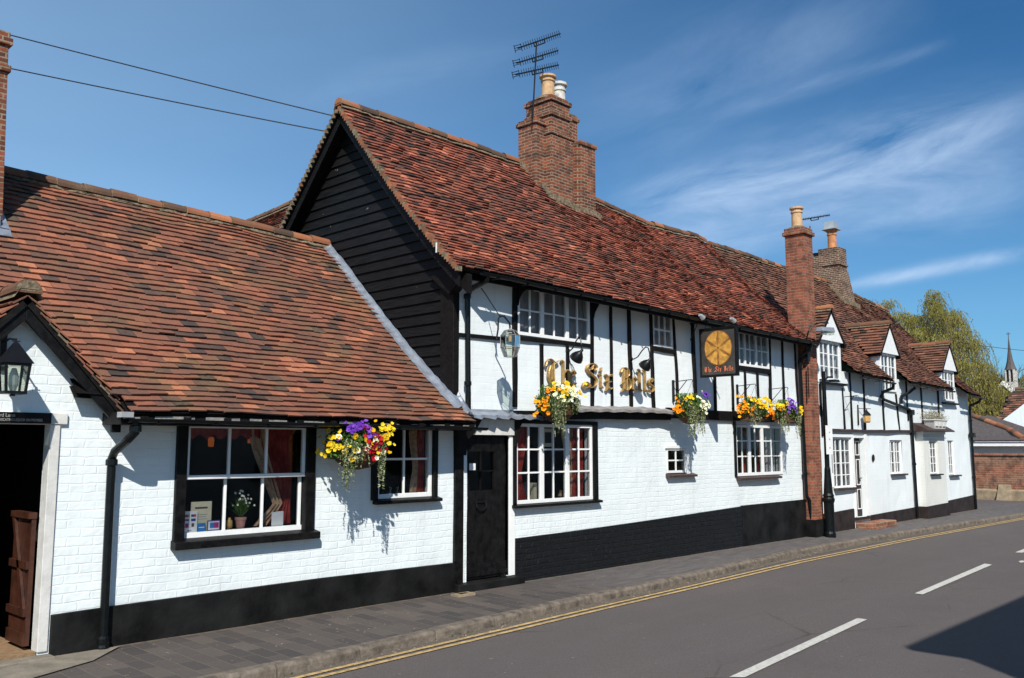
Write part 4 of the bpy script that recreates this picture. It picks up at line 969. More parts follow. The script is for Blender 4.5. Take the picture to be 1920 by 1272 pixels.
# cottage chimney
b = MB()
b.box(22.5, 23.0, 1.85, 2.4, 6.2, 6.9); b.box(22.47, 23.03, 1.82, 2.43, 6.42, 6.48); b.hexa([(22.36, 1.66, 5.0), (23.2, 1.66, 5.0), (23.2, 2.46, 5.0), (22.36, 2.46, 5.0), (22.48, 1.83, 6.3), (23.02, 1.83, 6.3), (23.02, 2.42, 6.3), (22.48, 2.42, 6.3)])
b.box(22.44, 22.9, 2.30, 2.64, 5.0, 6.70)
ch = b.build('chimney', M['brick_pale'], COT, bevel=.006)
pot(ch, 22.72, 2.1, 6.86, .55, .115, 'clay_red')
b = MB(); b.box(22.58, 22.86, 1.98, 2.24, 7.44, 7.62); b.box(22.52, 22.92, 1.92, 2.30, 7.41, 7.438); b.build('cowl', M['grey_metal'], ch)
b = MB(); b.lathe((22.62, 2.48, 6.68), [(.10, 0), (.10, .10), (.12, .11), (.12, .14), (.08, .14)], 12); b.build('chimney_pot', M['iron'], ch)
b = MB()
for i in range(26):
    t = i / 25; x = lerp(22.3, 23.15, t); y = 1.74; z = cot_z(x, y); s_ = rr(.04, .07); b.box(x - s_, x + s_, y - .10 - rr(0, .03), y + .06, z - .12, z + .0 + rr(0, .05))
for i in range(16):
    t = i / 15; x = 22.28; y = lerp(1.65, 2.1, t); z = cot_z(x, y); b.box(x - .06 - rr(0, .03), x + .05 + rr(0, .02), y - .05, y + .05 + rr(0, .02), z - .05, z + .05 + rr(0, .02))
b.build('mortar_fillet', M['mortar'], ch, bevel=.01)
# ================================================================== GROUND
KERB = [(-20, -1.75), (2.0, -1.56), (4.3, -1.50), (5.6, -1.40), (8.15, -1.22), (10.5, -1.12), (14.3, -.82), (18.8, -.88), (25.5, -1.22), (27.5, -1.35)]
def ky(x): return interp(KERB, x)
def sheet(name, top, bot, z, mat, x0, x1, n=80, parent=None, k='structure', wave=0):
    b = MB(); vs = []
    for i in range(n + 1):
        x = lerp(x0, x1, i / n); vs += [(x, top(x), z), (x, bot(x), z)]
    b.add(vs, [(2 * i, 2 * i + 1, 2 * i + 3, 2 * i + 2) for i in range(n)])
    o = b.build(name, M[mat], parent)
    if k: kind(o, k)
    return o
b = MB(); b.add([(-300, -300, -.12), (700, -300, -.12), (700, 400, -.12), (-300, 400, -.12)], [(0, 1, 2, 3)]); kind(b.build('ground', M['ground']))
b = MB(); b.add([(-40, -6.5, -.08), (160, -6.5, -.08), (160, 0.2, -.08), (-40, 0.2, -.08)], [(0, 1, 2, 3)]); kind(b.build('road', M['road']))
def paved(x): return .03 + .025 * math.sin(x * .35 + 1)
b = MB(); vs = []; n = 120
for i in range(n + 1):
    x = lerp(-20, 27.5, i / n)
    for j in range(5):
        f = j / 4; vs.append((x, lerp(.2, ky(x) + .12, f), lerp(.045, .005, f) + .008 * noise.noise(Vector((x, f * 3, 0)))))
b.add(vs, [(i * 5 + j, i * 5 + j + 1, (i + 1) * 5 + j + 1, (i + 1) * 5 + j) for i in range(n) for j in range(4)])
kind(b.build('pavement', M['pave']))
# far corner: pavement sweeps across in front of the garden wall
b = MB(); b.add([(27.5, -1.23, .002), (34, -1.7, .002), (34, 8, .002), (26.0, 8, .002), (26.0, .1, .03), (27.5, .1, .02)], [(0, 1, 2, 3, 4, 5)]); kind(b.build('pavement_corner', M['pave']))
b = MB(); b.add([(26.2, .15, .012), (28.8, -.35, .010), (31.5, -.2, .010), (31.8, 3, .010), (27, 3, .012)], [(0, 1, 2, 3, 4)]); kind(b.build('side_path', M['road']))
b = MB(); x = -20
rg = random.Random(4)
while x < 33:
    L = rg.uniform(.75, .95); x1 = x + L - .012
    ya = ky(x) if x < 27.5 else -1.35 - (x - 27.5) * .05; yb_ = ky(x1) if x1 < 27.5 else -1.35 - (x1 - 27.5) * .05
    dz_ = rg.gauss(0, .004); dy = rg.gauss(0, .006); w = .125
    P_ = []
    for (xx, yy) in ((x, ya + dy), (x1, yb_ + dy)):
        P_ += [(xx, yy + w, -.10), (xx, yy + w, .012 + dz_), (xx, yy + .025, .010 + dz_), (xx, yy, -.012 + dz_), (xx, yy - .008, -.10)]
    b.add(P_, [(4, 3, 2, 1, 0), (5, 6, 7, 8, 9)] + [(k, k + 1, k + 6, k + 5) for k in range(4)]); x += L
kind(b.build('kerb', M['kerb'], bevel=.008))
sheet('gutter_grit', lambda x: ky(x) - .0, lambda x: ky(x) - .14 - .03 * noise.noise(Vector((x * 2, 0, 0))), -.076, 'grit', -5, 27, 160)
yl = [(-10, -1.98), (2.5, -1.70), (3.97, -1.62), (4.92, -1.57), (6.2, -1.50), (7.95, -1.40), (10.2, -1.31), (13.4, -1.15), (18.0, -1.14), (25.5, -1.33), (40, -1.7)]
sheet('yellow_line', lambda x: interp(yl, x) + .01, lambda x: interp(yl, x) - .045, -.072, 'yellow_line', -8, 34, 90)
sheet('yellow_line', lambda x: interp(yl, x) - .105, lambda x: interp(yl, x) - .16, -.072, 'yellow_line', -8, 34, 90)
for i, q in enumerate([[(6.38, -4.05), (6.46, -4.14), (9.45, -3.88), (9.44, -3.78)], [(11.5, -3.63), (11.48, -3.73), (15.07, -3.50), (15.12, -3.38)], [(17.06, -3.30), (17.1, -3.40), (20.6, -3.22), (20.6, -3.12)], [(1.3, -4.5), (1.4, -4.6), (4.4, -4.32), (4.35, -4.22)]]):
    b = MB(); b.add([(x, y, -.072) for x, y in q], [(0, 1, 2, 3)]); kind(b.build('centre_line', M['white_line']))
b = MB(); b.add([(15.6, -3.75, -.071), (15.75, -3.78, -.071), (15.95, -3.70, -.071), (15.8, -3.67, -.071)], [(0, 1, 2, 3)]); kind(b.build('road_patch', M['white_line']))
b = MB(); b.add([(1.2, -.62, .036), (2.75, -.10, .050), (3.35, -.10, .050), (3.0, -.42, .040), (2.2, -.75, .033)], [(0, 1, 2, 3, 4)])
kind(b.build('concrete_apron', M['concrete']))
b = MB(); b.box(7.02, 7.28, -.30, -.17, .03, .055)
tag(b.build('drain_cover', M['stone']), 'small tan stop tap cover in the pavement by the pub door step', 'drain cover')
b = MB(); b.box(7.09, 7.21, -.262, -.21, .0555, .058); ob = b.build('cover_plate', M['iron']); ob.parent = bpy.data.objects['drain_cover']
# grit, chips and small litter lying about
b = MB(); rg = random.Random(8)
for i in range(420):
    x = rg.uniform(2.5, 18); 
    if rg.random() < .55: y = ky(x) - rg.uniform(.01, .16); z = -.074; s_ = rg.uniform(.006, .02)
    elif rg.random() < .6: y = rg.uniform(ky(x) + .2, -.05); z = .045 - .02; z = lerp(.045, .005, min(1, (.2 - y) / (.2 - ky(x) - .12))) + .004; s_ = rg.uniform(.003, .010)
    else: y = rg.uniform(-5.5, ky(x) - .3); z = -.076; s_ = rg.uniform(.003, .009)
    a = rg.uniform(0, 6); b.add([(x + s_ * math.cos(a), y + s_ * math.sin(a), z), (x - s_ * math.sin(a), y + s_ * math.cos(a), z), (x - s_ * math.cos(a), y - s_ * math.sin(a), z), (x, y, z + s_ * .7)], [(0, 1, 3), (1, 2, 3), (2, 0, 3)])
o = b.build('grit_chips', M['concrete']); kind(o, 'stuff'); o['label'] = 'pale grit and chips lying in the gutter and on the road'; o['category'] = 'grit'

b = MB(); rg = random.Random(21)
for i in range(170):
    if rg.random() < .5: x = rg.uniform(3, 26); y = -.045 + rg.gauss(0, .008); z = .035
    else: x = rg.uniform(3, 26); y = ky(x) - .006; z = -.074
    if noise.noise(Vector((x * .8, y * 3, 4))) < -.02: continue
    for k in range(rg.randint(3, 8)):
        a = rg.uniform(0, 6.28); h = rg.uniform(.008, .03); q = Vector((x + rg.gauss(0, .015), y + rg.gauss(0, .006), z)); e = q + Vector((math.cos(a) * h * .7, -abs(math.sin(a)) * h * .5, h)); w = Vector((.003, 0, 0))
        b.add([q - w, q + w, e], [(0, 1, 2)], 0, rg.random() * .6)
o = b.build('weeds', M['leaf'], tint=True); kind(o, 'stuff'); o['label'] = 'tiny weeds along the foot of the walls and in the kerb joint'; o['category'] = 'weeds'

# ================================================================== FIXED THINGS ON THE FACADES
def petals(b, c, n, r, tint, rg, k=5):
    n = n.normalized(); a = n.cross(Vector((0, 0, 1)) if abs(n.z) < .9 else Vector((1, 0, 0))).normalized(); d = n.cross(a)
    ph = rg.uniform(0, 6); vs = [c - n * r * .15]
    for i in range(k * 2):
        an = ph + math.pi * i / k; q = r * (1 if i % 2 == 0 else .82); vs.append(c + (a * math.cos(an) + d * math.sin(an)) * q + n * r * rg.uniform(.0, .35))
    b.add(vs, [(0, 1 + i, 1 + (i + 1) % (2 * k)) for i in range(2 * k)], 0, tint)
def leaf(b, c, rg, s, tint, down=0):
    n = Vector((rg.gauss(0, 1), rg.gauss(0, 1) - .4, rg.gauss(0, 1) + .3)).normalized(); a = n.cross(Vector((rg.gauss(0, 1), rg.gauss(0, 1), rg.gauss(0, 1)))).normalized(); d = n.cross(a)
    b.add([c - a * s, c + d * s * .45 + n * s * .15, c + a * s, c - d * s * .45 + n * s * .15], [(0, 1, 2, 3)], 0, tint)
FU = Vector((.82, -.57, 0)); FF = Vector((-.57, -.82, 0))
def basket(label, cx, cz, R_, cols, trails, seed, y=-.32, boxy=False, bracket=True, hz=.26):
    t = thing('hanging_basket', label, 'hanging basket', (cx, y, cz), 'flower baskets along the inn front'); rg = random.Random(seed)
    b = MB()
    if boxy: b.box(cx - R_ * .75, cx + R_ * .75, y - .13, y + .12, cz - .17, cz - .0)
    else: b.lathe((cx, y, cz - .02), [(.03, -.21), (R_ * .35, -.19), (R_ * .58, -.12), (R_ * .68, -.02), (R_ * .66, .02)], 18)
    b.build('basket', M['wicker'], t, bevel=.005 if boxy else 0)
    b = MB()
    for i in range(int(1500 * R_ / .3)):
        a = rg.uniform(0, 6.283); q = rg.random() ** .45; el = rg.uniform(-.45, 1)
        c = Vector((cx + math.cos(a) * q * R_ * .95, y + math.sin(a) * q * R_ * .68, cz - .03 + el * hz * math.sqrt(max(0, 1 - (q * .9) ** 2))))
        if c.y > -.03: c.y = -.03
        leaf(b, c, rg, rg.uniform(.016, .032), rg.random())
    for i in range(60):  # feathery sprigs on top
        a = rg.uniform(-R_ * .6, R_ * .3); p = Vector((cx + a, y + rg.uniform(-.1, .15), cz + hz * .6)); 
        for k in range(5): leaf(b, p + Vector((rg.gauss(0, .015), rg.gauss(0, .015), k * .02)), rg, .016, .9)
    b.build('foliage', M['leaf'], t, tint=True)
    for mat, ux, uz, sx, sz, n in cols:
        b = MB(); e = MB()
        for i in range(n):
            x_ = max(-1.05, min(1.05, ux + rg.gauss(0, sx))); z_ = max(-.55, min(1, uz + rg.gauss(0, sz)))
            d_ = math.sqrt(max(.05, 1 - min(.95, x_ * x_ * .8 + (z_ * .8 if z_ > 0 else 0) ** 2)))
            c = Vector((cx, y, cz + z_ * hz)) + FU * (x_ * R_) + FF * (d_ * R_ * .80); c.y = min(c.y, -.05); nn = FU * (x_ * .6 + rg.gauss(0, .45)) + FF + Vector((0, 0, .35 + z_ * .5 + rg.gauss(0, .5)))
            r_ = rg.uniform(.019, .036); petals(b, c, nn, r_, rg.random(), rg)
            if mat != 'f_white': leaf(e, c + nn.normalized() * .004, rg, .006, .5)
        b.build(mat.replace('f_', '') + '_flowers', M[mat], t, tint=True)
    b = MB()
    for ux, L, w in trails:
        for k in range(int(24 * w)):
            q0 = Vector((cx, y, 0)) + FU * (ux * R_ + rg.gauss(0, .035 * w)) + FF * (R_ * math.sqrt(max(.1, 1 - ux * ux)) * rg.uniform(.6, .85)); x0 = q0.x; y0 = min(q0.y, -.04); zz = cz + rg.uniform(-.02, .10); l = L * rg.uniform(.45, 1.08)
            s_ = 0; ph = rg.uniform(0, 6)
            while s_ < l:
                c = Vector((x0 + .012 * math.sin(s_ * 22 + ph), y0 + .01 * math.cos(s_ * 19 + ph), zz - s_)); leaf(b, c, rg, rg.uniform(.011, .020), rg.random()); s_ += .018
    b.build('trailing_ivy', M['ivy'], t, tint=True)
    if bracket:
        b = MB(); bx = cx + .02
        b.tube([(bx, -.01, cz + .43), (bx, -.30, cz + .45), (bx, -.36, cz + .45), (bx, -.37, cz + .42)], .007, 6); b.tube([(bx, -.01, cz + .18), (bx, -.26, cz + .44)], .006, 6); b.box(bx - .012, bx + .012, -.034, -.0, cz + .12, cz + .46)
        b.build('bracket', M['iron'], t)
        b = MB()
        for a in (0, 2.1, 4.2): b.tube([(bx, -.36, cz + .43), (cx + R_ * .6 * math.cos(a), y + R_ * .4 * math.sin(a), cz)], .0025, 4)
        b.build('chain', M['iron'], t)
    return t
basket('large hanging basket of yellow, purple and red pansies beside the wing windows', 5.57, 1.70, .37, [('f_yellow', -.62, .25, .22, .35, 34), ('f_yellow', .80, .55, .16, .3, 26), ('f_purple', .02, .72, .2, .18, 26), ('f_red', .45, .2, .13, .3, 26), ('f_white', .1, -.1, .4, .2, 10), ('f_yellow', -.1, .1, .5, .3, 10)], [(-.28, .44, 1.3), (.0, .25, 1), (.66, .42, .8)], 1, bracket=False)
basket('hanging basket of orange and cream pansies under the gold lettering', 8.70, 2.24, .34, [('f_orange', -.75, -.1, .15, .25, 22), ('f_white', .2, .55, .25, .25, 34), ('f_yellow', .35, .7, .4, .25, 26), ('f_orange', -.2, .7, .2, .12, 8)], [(-.2, .38, 1.1), (-.05, .42, .8), (.6, .14, .6)], 2, bracket=False)
basket('hanging basket with white, orange and violet flowers between lettering and hanging sign', 11.80, 2.27, .29, [('f_orange', -.8, .0, .15, .3, 18), ('f_yellow', -.25, .6, .12, .1, 7), ('f_white', .55, .2, .22, .35, 26), ('f_purple', .75, .8, .15, .15, 14)], [(-.15, .50, 1.3), (.45, .42, .9)], 3)
basket('box basket of orange and yellow pansies with grey ivy, below the hanging sign', 13.76, 2.30, .31, [('f_orange', -.7, .1, .22, .4, 34), ('f_yellow', -.1, .6, .35, .25, 26), ('f_yellow', .6, .5, .25, .2, 26), ('f_orange', .7, -.1, .22, .2, 22)], [(-.35, .24, 1.4), (-.1, .15, 1)], 4, boxy=True, hz=.24)
basket('box basket with purple and yellow flowers and long ivy, nearest the brick stack', 14.92, 2.30, .27, [('f_yellow', -.65, .45, .2, .2, 14), ('f_purple', .1, .6, .22, .2, 22), ('f_yellow', .85, .2, .1, .2, 10), ('f_orange', -.6, .3, .1, .1, 4)], [(-.45, .42, 1.5), (.6, .5, .7)], 5, boxy=True, hz=.24)

# --- gold lettering
G = {}
def stem(x, top=.86, bot=.14): return [[(x - .13, top + .09), (x, top - .03)], [(x, top), (x, bot)], [(x, bot + .04), (x + .13, bot - .09)]]
G['i'] = stem(.2) + [[(.16, 1.16), (.22, 1.10)], [(.22, 1.14), (.24, 1.34)]]
G['l'] = stem(.2, 1.42)
G['h'] = stem(.2, 1.42) + [[(.24, .74), (.42, .95), (.58, .82)], [(.58, .84), (.58, .18)], [(.58, .2), (.50, -.06), (.44, -.14)]]
G['e'] = [[(.18, .80), (.18, .18)], [(.18, .2), (.34, .04), (.52, .18)], [(.16, .82), (.34, .97)], [(.34, .96), (.50, .78)], [(.50, .78), (.2, .52)]]
G['x'] = [[(.06, .95), (.2, .80)], [(.2, .85), (.2, .12)], [(.2, .12), (.08, -.06)], [(.2, .12), (.36, .02), (.46, .12)], [(.2, .80), (.42, .97), (.48, .88)], [(.04, .5), (.40, .5)]]
G['s'] = [[(.46, .84), (.30, .97), (.14, .82)], [(.12, .84), (.14, .62), (.44, .40), (.46, .2)], [(.46, .2), (.28, .04), (.08, .18)], [(.3, .97), (.36, .75)]]
G['S'] = [[(.76, 1.18), (.80, 1.38), (.62, 1.54), (.36, 1.46), (.26, 1.22), (.36, 1.0), (.60, .80), (.78, .56), (.74, .24), (.52, .04), (.30, .06), (.12, -.04), (.02, .12), (.14, .34), (.32, .28), (.42, .12)], [(.62, 1.5), (.55, 1.2)]]
G['T'] = [[(-.10, 1.10), (-.02, 1.36), (.16, 1.50), (.38, 1.46), (.62, 1.32), (.86, 1.44)], [(.52, 1.34), (.50, .9), (.52, .2)], [(.24, 1.12), (.12, .80), (.12, .42), (.30, .12), (.56, .03), (.80, .16)], [(.34, 1.1), (.34, .3)]]
G['B'] = [[(.24, 1.36), (.22, .9), (.24, .12)], [(-.02, 1.22), (.10, 1.46), (.34, 1.50), (.60, 1.34), (.62, 1.06), (.42, .86), (.30, .84)], [(.34, .86), (.62, .78), (.76, .50), (.68, .18), (.42, .02), (.16, .10), (.0, -.04)], [(.44, 1.36), (.44, .15)], [(.02, .5), (.24, .6)]]
def glyph(mb, ch, x0, x1, z0, unit, y0, y1, nib=.17, ang=38):
    st = G[ch]; xs = [p[0] for s_ in st for p in s_]; a, c = min(xs), max(xs); hw = nib * math.cos(R(ang)) / 2; hz = nib * math.sin(R(ang)) / 2
    sx = (x1 - x0) / (c - a + 2 * hw)
    for si, s_ in enumerate(st):
        pts = s_
        if len(s_) > 2:   # smooth
            pts = []
            for i in range(len(s_) - 1):
                p0 = Vector(s_[max(0, i - 1)]); p1 = Vector(s_[i]); p2 = Vector(s_[i + 1]); p3 = Vector(s_[min(len(s_) - 1, i + 2)])
                for k in range(5):
                    t = k / 5; pts.append(tuple(.5 * ((2 * p1) + (p2 - p0) * t + (2 * p0 - 5 * p1 + 4 * p2 - p3) * t * t + (-p0 + 3 * p1 - 3 * p2 + p3) * t ** 3)))
            pts.append(s_[-1])
        L = [(x0 + (p[0] - a + hw - hw) * sx, z0 + (p[1] - hz) * unit) for p in pts]; H = [(x0 + (p[0] - a + hw + hw) * sx, z0 + (p[1] + hz) * unit) for p in pts]
        n = len(pts); q = .0006 * si
        ym = lambda k: y0 - q
        vs = []
        for k in range(n):
            mx, mz = (L[k][0] + H[k][0]) / 2, (L[k][1] + H[k][1]) / 2
            vs += [(L[k][0], y1, L[k][1]), (L[k][0], y0 - q, L[k][1]), (mx, y0 - q - (y1 - y0) * .35, mz), (H[k][0], y0 - q, H[k][1]), (H[k][0], y1, H[k][1])]
        fs = [(k * 5 + j, k * 5 + j + 1, k * 5 + j + 6, k * 5 + j + 5) for k in range(n - 1) for j in range(4)] + [(0, 1, 2, 3, 4), tuple((n - 1) * 5 + j for j in (4, 3, 2, 1, 0))]
        mb.add(vs, fs)
LET = thing('wall_lettering', 'raised gold blackletter words The Six Bells on the upper wall', 'lettering', (10, -.05, 2.5))
lx = [8.79, 9.05, 9.1, 9.28, 9.29, 9.42, 9.55, 9.88, 9.91, 10.01, 10.05, 10.23, 10.43, 10.67, 10.71, 10.82, 10.85, 10.94, 10.98, 11.08, 11.1, 11.26]
for i, c in enumerate('TheSixBells'):
    z0 = 2.505 + (.0 if i > 2 else .01); b = MB(); glyph(b, c, lx[2 * i] - .005, lx[2 * i + 1] + .01, z0, .222, -.052, -.02, .135)
    b.build('letter', M['gold'], LET)
# --- hanging sign
SG = thing('hanging_sign', 'painted inn sign with six golden bells in a ring hanging from the eaves', 'sign', (12.34, -.5, 3.2))
ya, yb_, za, zb_ = -.20, -.86, 2.785, 3.56
b = MB(); b.box(12.318, 12.362, yb_ + .03, ya - .03, za + .03, zb_ - .03)
pn = simple('sign ground', (.045, .040, .035), .5, .5, 5, .1); M['sign'] = pn
b.build('sign_panel', pn, SG)
b = MB()
for q in ((yb_ + .031, ya - .031, za, za + .035), (yb_ + .031, ya - .031, zb_ - .035, zb_), (yb_, yb_ + .03, za, zb_), (ya - .03, ya, za, zb_)): b.box(12.305, 12.375, q[0], q[1], q[2], q[3])
b.build('sign_frame', M['black'], SG, bevel=.004)
M['bell_gold'] = simple('painted bell yellow', (.52, .26, .05), .5, .4, 14, .1); M['halo'] = simple('painted orange glow', (.28, .11, .025), .5, .5, 8, .1); M['bell_brown'] = simple('painted brown', (.30, .12, .03), .5, .4, 12, .1)
yc, zc, rb = -.53, 3.235, .225
b = MB(); b.add([(12.3165, yc + .245 * math.cos(i * .1745), zc + .275 * math.sin(i * .1745)) for i in range(36)], [tuple(range(36))]); b.build('halo', M['halo'], SG)
def pic(pts, x, mat, nm):
    b = MB(); b.add([(x, -p[0] + yc * 1.0 + 0, zc + p[1]) for p in pts], [tuple(range(len(pts)))]); return b
b = MB(); d_ = MB()
for k in range(6):
    a0 = k * math.pi / 3 ; rot = lambda r_, o: (r_ * math.cos(a0) - o * math.sin(a0), r_ * math.sin(a0) + o * math.cos(a0))
    prof = [(.02, .012), (.05, .022), (.09, .05), (.15, .070), (.195, .096), (.218, .100)]
    pts = [rot(r_, o) for r_, o in prof] + [rot(.235, .0)] + [rot(r_, -o) for r_, o in reversed(prof)]
    b.add([(12.3145 - .0004 * k, yc + p[0], zc + p[1] * 1.12) for p in pts], [tuple(range(len(pts)))])
    a1 = k * math.pi / 3 + math.pi / 2 - math.pi / 3 * 0
    a0 = a1 - math.pi / 3 * 0 - 0; pr_ = [(.03, .0), (.09, .013), (.14, .022), (.20, .0), (.14, -.022), (.09, -.013)]
    a0 = k * math.pi / 3 + math.pi / 3 * .0
    a0 = k * math.pi / 3 + math.pi / 6
    pts = [(r_ * math.cos(a0) - o * math.sin(a0), r_ * math.sin(a0) + o * math.cos(a0)) for r_, o in pr_]
    d_.add([(12.3105, yc + p[0], zc + p[1] * 1.12) for p in pts], [tuple(range(len(pts)))])
b.build('painted_bells', M['bell_gold'], SG); d_.build('painted_clappers', M['bell_brown'], SG)
# small words on the sign, facing up the street
b = MB(); wx = [0, .075, .085, .125, .13, .165, .215, .28, .29, .315, .32, .365, .405, .465, .475, .505, .51, .53, .535, .555, .56, .595]
for i, c in enumerate('TheSixBells'): glyph(b, c, wx[2 * i] * .86, wx[2 * i + 1] * .86, 0, .052, 0, .001, .2)
b.v = [(12.314 + (y * .5), -.272 - x, z + 2.865) for x, y, z in b.v]
b.build('sign_lettering', M['text_orange'], SG)
b = MB(); b.tube([(12.34, -.02, 3.66), (12.34, -1.0, 3.69)], .012, 6); b.tube([(12.34, -.3, 3.67), (12.34, -.3, 3.55)], .005, 5); b.tube([(12.34, -.78, 3.68), (12.34, -.78, 3.55)], .005, 5); b.tube([(12.34, -.02, 3.4), (12.34, -.16, 3.66)], .008, 5)
b.tube([(12.1, -.36, 3.76), (12.36, -.9, 3.74)], .008, 5)
b.build('sign_bracket', M['iron'], SG)
for (x, y, z), lb in (((12.02, -.42, 3.72), 'small silver spotlight under the eaves left of the hanging sign'), ((12.30, -.80, 3.66), 'small silver spotlight at the outer end of the sign bracket')):
    t = thing('spotlight', lb, 'spotlight', (x, y, z)); b = MB(); b.tube([(x - .045, y, z + .01), (x + .0, y, z), (x + .05, y - .01, z - .03)], [.02, .035, .042], 10); b.build('lamp_body', M['grey_metal'], t)
    b = MB(); b.tube([(x, y, z + .07), (x, y, z + .02)], .008, 6); b.tube([(x + .049, y - .01, z - .03), (x + .054, y - .011, z - .033)], .03, 10); b.build('lamp_arm', M['iron'], t)
# --- swan neck lamps above the lettering
def swan(label, xw, zw, xs, zs, ysh):
    t = thing('wall_lamp', label, 'wall lamp', (xw, -.03, zw), 'swan neck lamps over the gold lettering')
    b = MB(); dx = xs - xw; pts = []
    prof = [(0, 0), (.18, -.005), (.38, .02), (.6, .10), (.8, .15), (.93, .13), (1.0, .05), (1.0, -.01)]
    for u, dz_ in prof: pts.append((xw + dx * u, -.02 + (ysh + .02) * u, zw + dz_))
    b.tube(pts, .009, 8); b.tube([(xw, -.0, zw), (xw, -.04, zw)], .03, 10); b.build('arm', M['iron'], t)
    b = MB(); b.tube([(xw + .01, -.04, zw - .05), (xw + .03, -.03, zw - .12), (xw + .12, -.02, zw - .3)], .004, 5); b.build('cable', M['iron'], t)
    sx, sz = xs, zw - .04; ax = Vector((.10, .78, -.72)).normalized(); c = Vector((sx, ysh, sz))
    b = MB(); pr_ = [(-.03, .026), (.03, .03), (.035, .042), (.06, .062), (.10, .092), (.15, .115), (.20, .125), (.202, .118), (.16, .10)]
    pr_ = [(s_ * .74, r_ * .74) for s_, r_ in pr_]
    b.tube([c + ax * s_ for s_, r_ in pr_], [r_ for s_, r_ in pr_], 18); b.build('lamp_shade', M['iron'], t, smooth=True)
swan('black swan neck lamp between The and Six, first of two', 9.27, 2.99, 9.02, 2.94, -.42) if False else None
swan('black swan neck lamp hung over the first word of the gold lettering', 9.27, 2.99, 9.10, 2.95, -.40)
swan('black swan neck lamp hung over the last word of the gold lettering', 10.71, 2.98, 10.62, 2.95, -.42)
# --- glass lantern
t = thing('glass_lantern', 'faceted leaded glass lantern on a hooked iron arm at the pub corner', 'lantern', (7.64, -.5, 2.9))
b = MB(); b.tube([(7.90, -.01, 3.03), (7.82, -.10, 3.04), (7.72, -.22, 3.12), (7.60, -.34, 3.22), (7.57, -.40, 3.25), (7.58, -.46, 3.24), (7.63, -.5, 3.16), (7.64, -.5, 3.08)], .011, 8)
b.tube([(7.62, -.03, 3.64), (7.62, -.36, 3.24)], .006, 6); b.build('arm', M['iron'], t)
b = MB(); pr_ = [(.07, .11), (.115, .05), (.115, -.09), (.075, -.20)]; c = Vector((7.64, -.5, 2.96)); vs = []; N = 6
for r_, z in pr_:
    for k in range(N): vs.append(c + Vector((r_ * math.cos(k * math.pi / 3 + .3), r_ * math.sin(k * math.pi / 3 + .3), z)))
b.add(vs, [(i * N + k, i * N + (k + 1) % N, (i + 1) * N + (k + 1) % N, (i + 1) * N + k) for i in range(3) for k in range(N)])
b.build('lantern_glass', M['lamp_glass'], t)
b = MB()
for i in range(4):
    for k in range(N):
        b.tube([vs[i * N + k], vs[i * N + (k + 1) % N]], .0045, 4)
        if i < 3: b.tube([vs[i * N + k], vs[(i + 1) * N + k]], .0045, 4)
b.lathe(c + Vector((0, 0, .10)), [(.075, 0), (.05, .02), (.015, .03), (.01, .06)], 8); b.build('lantern_frame', M['clay'] if False else M['oldlead'], t)
b = MB(); b.tube([c + Vector((0, 0, .08)), c + Vector((0, 0, -.02))], .02, 8); b.build('bulb', M['amber'], t)
# --- coach lantern on the wing
t = thing('coach_lantern', 'black square coach lantern over the open left doorway', 'lantern', (2.32, -.30, 2.1))
lc = (2.335, -.30)
b = MB()
def sq(z, r_): return [(lc[0] - r_, lc[1] - r_, z), (lc[0] + r_, lc[1] - r_, z), (lc[0] + r_, lc[1] + r_, z), (lc[0] - r_, lc[1] + r_, z)]
b.add(sq(2.335, .108) + sq(2.50, .012), [(3, 2, 1, 0), (0, 1, 5, 4), (1, 2, 6, 5), (2, 3, 7, 6), (3, 0, 4, 7), (4, 5, 6, 7)])
b.tube([(lc[0], lc[1], 2.49), (lc[0], lc[1], 2.53)], .009, 8); b.tube([(lc[0] - .03, lc[1], 2.508), (lc[0] + .03, lc[1], 2.508)], .004, 5)
b.build('lantern_roof', M['iron'], t)
b = MB()
for sx in (-1, 1):
    for sy in (-1, 1):
        b.add([(lc[0] + sx * .082 - .009, lc[1] + sy * .082 - .009, 2.335)] * 0, []) 
        b.hexa([(lc[0] + sx * .068 + a * .009, lc[1] + sy * .068 + c * .009, 2.12) for a, c in ((-1, -1), (1, -1), (1, 1), (-1, 1))] + [(lc[0] + sx * .085 + a * .009, lc[1] + sy * .085 + c * .009, 2.335) for a, c in ((-1, -1), (1, -1), (1, 1), (-1, 1))])
b.box(lc[0] - .078, lc[0] + .078, lc[1] - .078, lc[1] + .078, 2.10, 2.122); b.box(lc[0] - .094, lc[0] + .094, lc[1] - .094, lc[1] + .094, 2.315, 2.334); b.tube([(lc[0], lc[1], 2.085), (lc[0], lc[1], 2.10)], .02, 8)
b.build('lantern_frame', M['iron'], t)
b = MB(); b.hexa([(lc[0] + a * .066, lc[1] + c * .066, 2.123) for a, c in ((-1, -1), (1, -1), (1, 1), (-1, 1))] + [(lc[0] + a * .082, lc[1] + c * .082, 2.314) for a, c in ((-1, -1), (1, -1), (1, 1), (-1, 1))]); b.build('lantern_glass', M['lamp_glass'], t)
b = MB(); b.tube([(lc[0], lc[1], 2.123), (lc[0], lc[1], 2.17), (lc[0], lc[1], 2.24), (lc[0], lc[1], 2.30)], [.02, .035, .035, .015], 10); b.build('bulb', M['white'], t)
b = MB(); b.box(lc[0] - .02, lc[0] + .02, -.03, .0, 2.3, 2.64); b.tube([(lc[0], -.02, 2.62), (lc[0], -.02, 2.70)], [.02, .002], 8); b.tube([(lc[0], -.02, 2.52), (lc[0], -.15, 2.54), (lc[0], -.30, 2.52)], .008, 6); b.build('wall_plate', M['iron'], t)

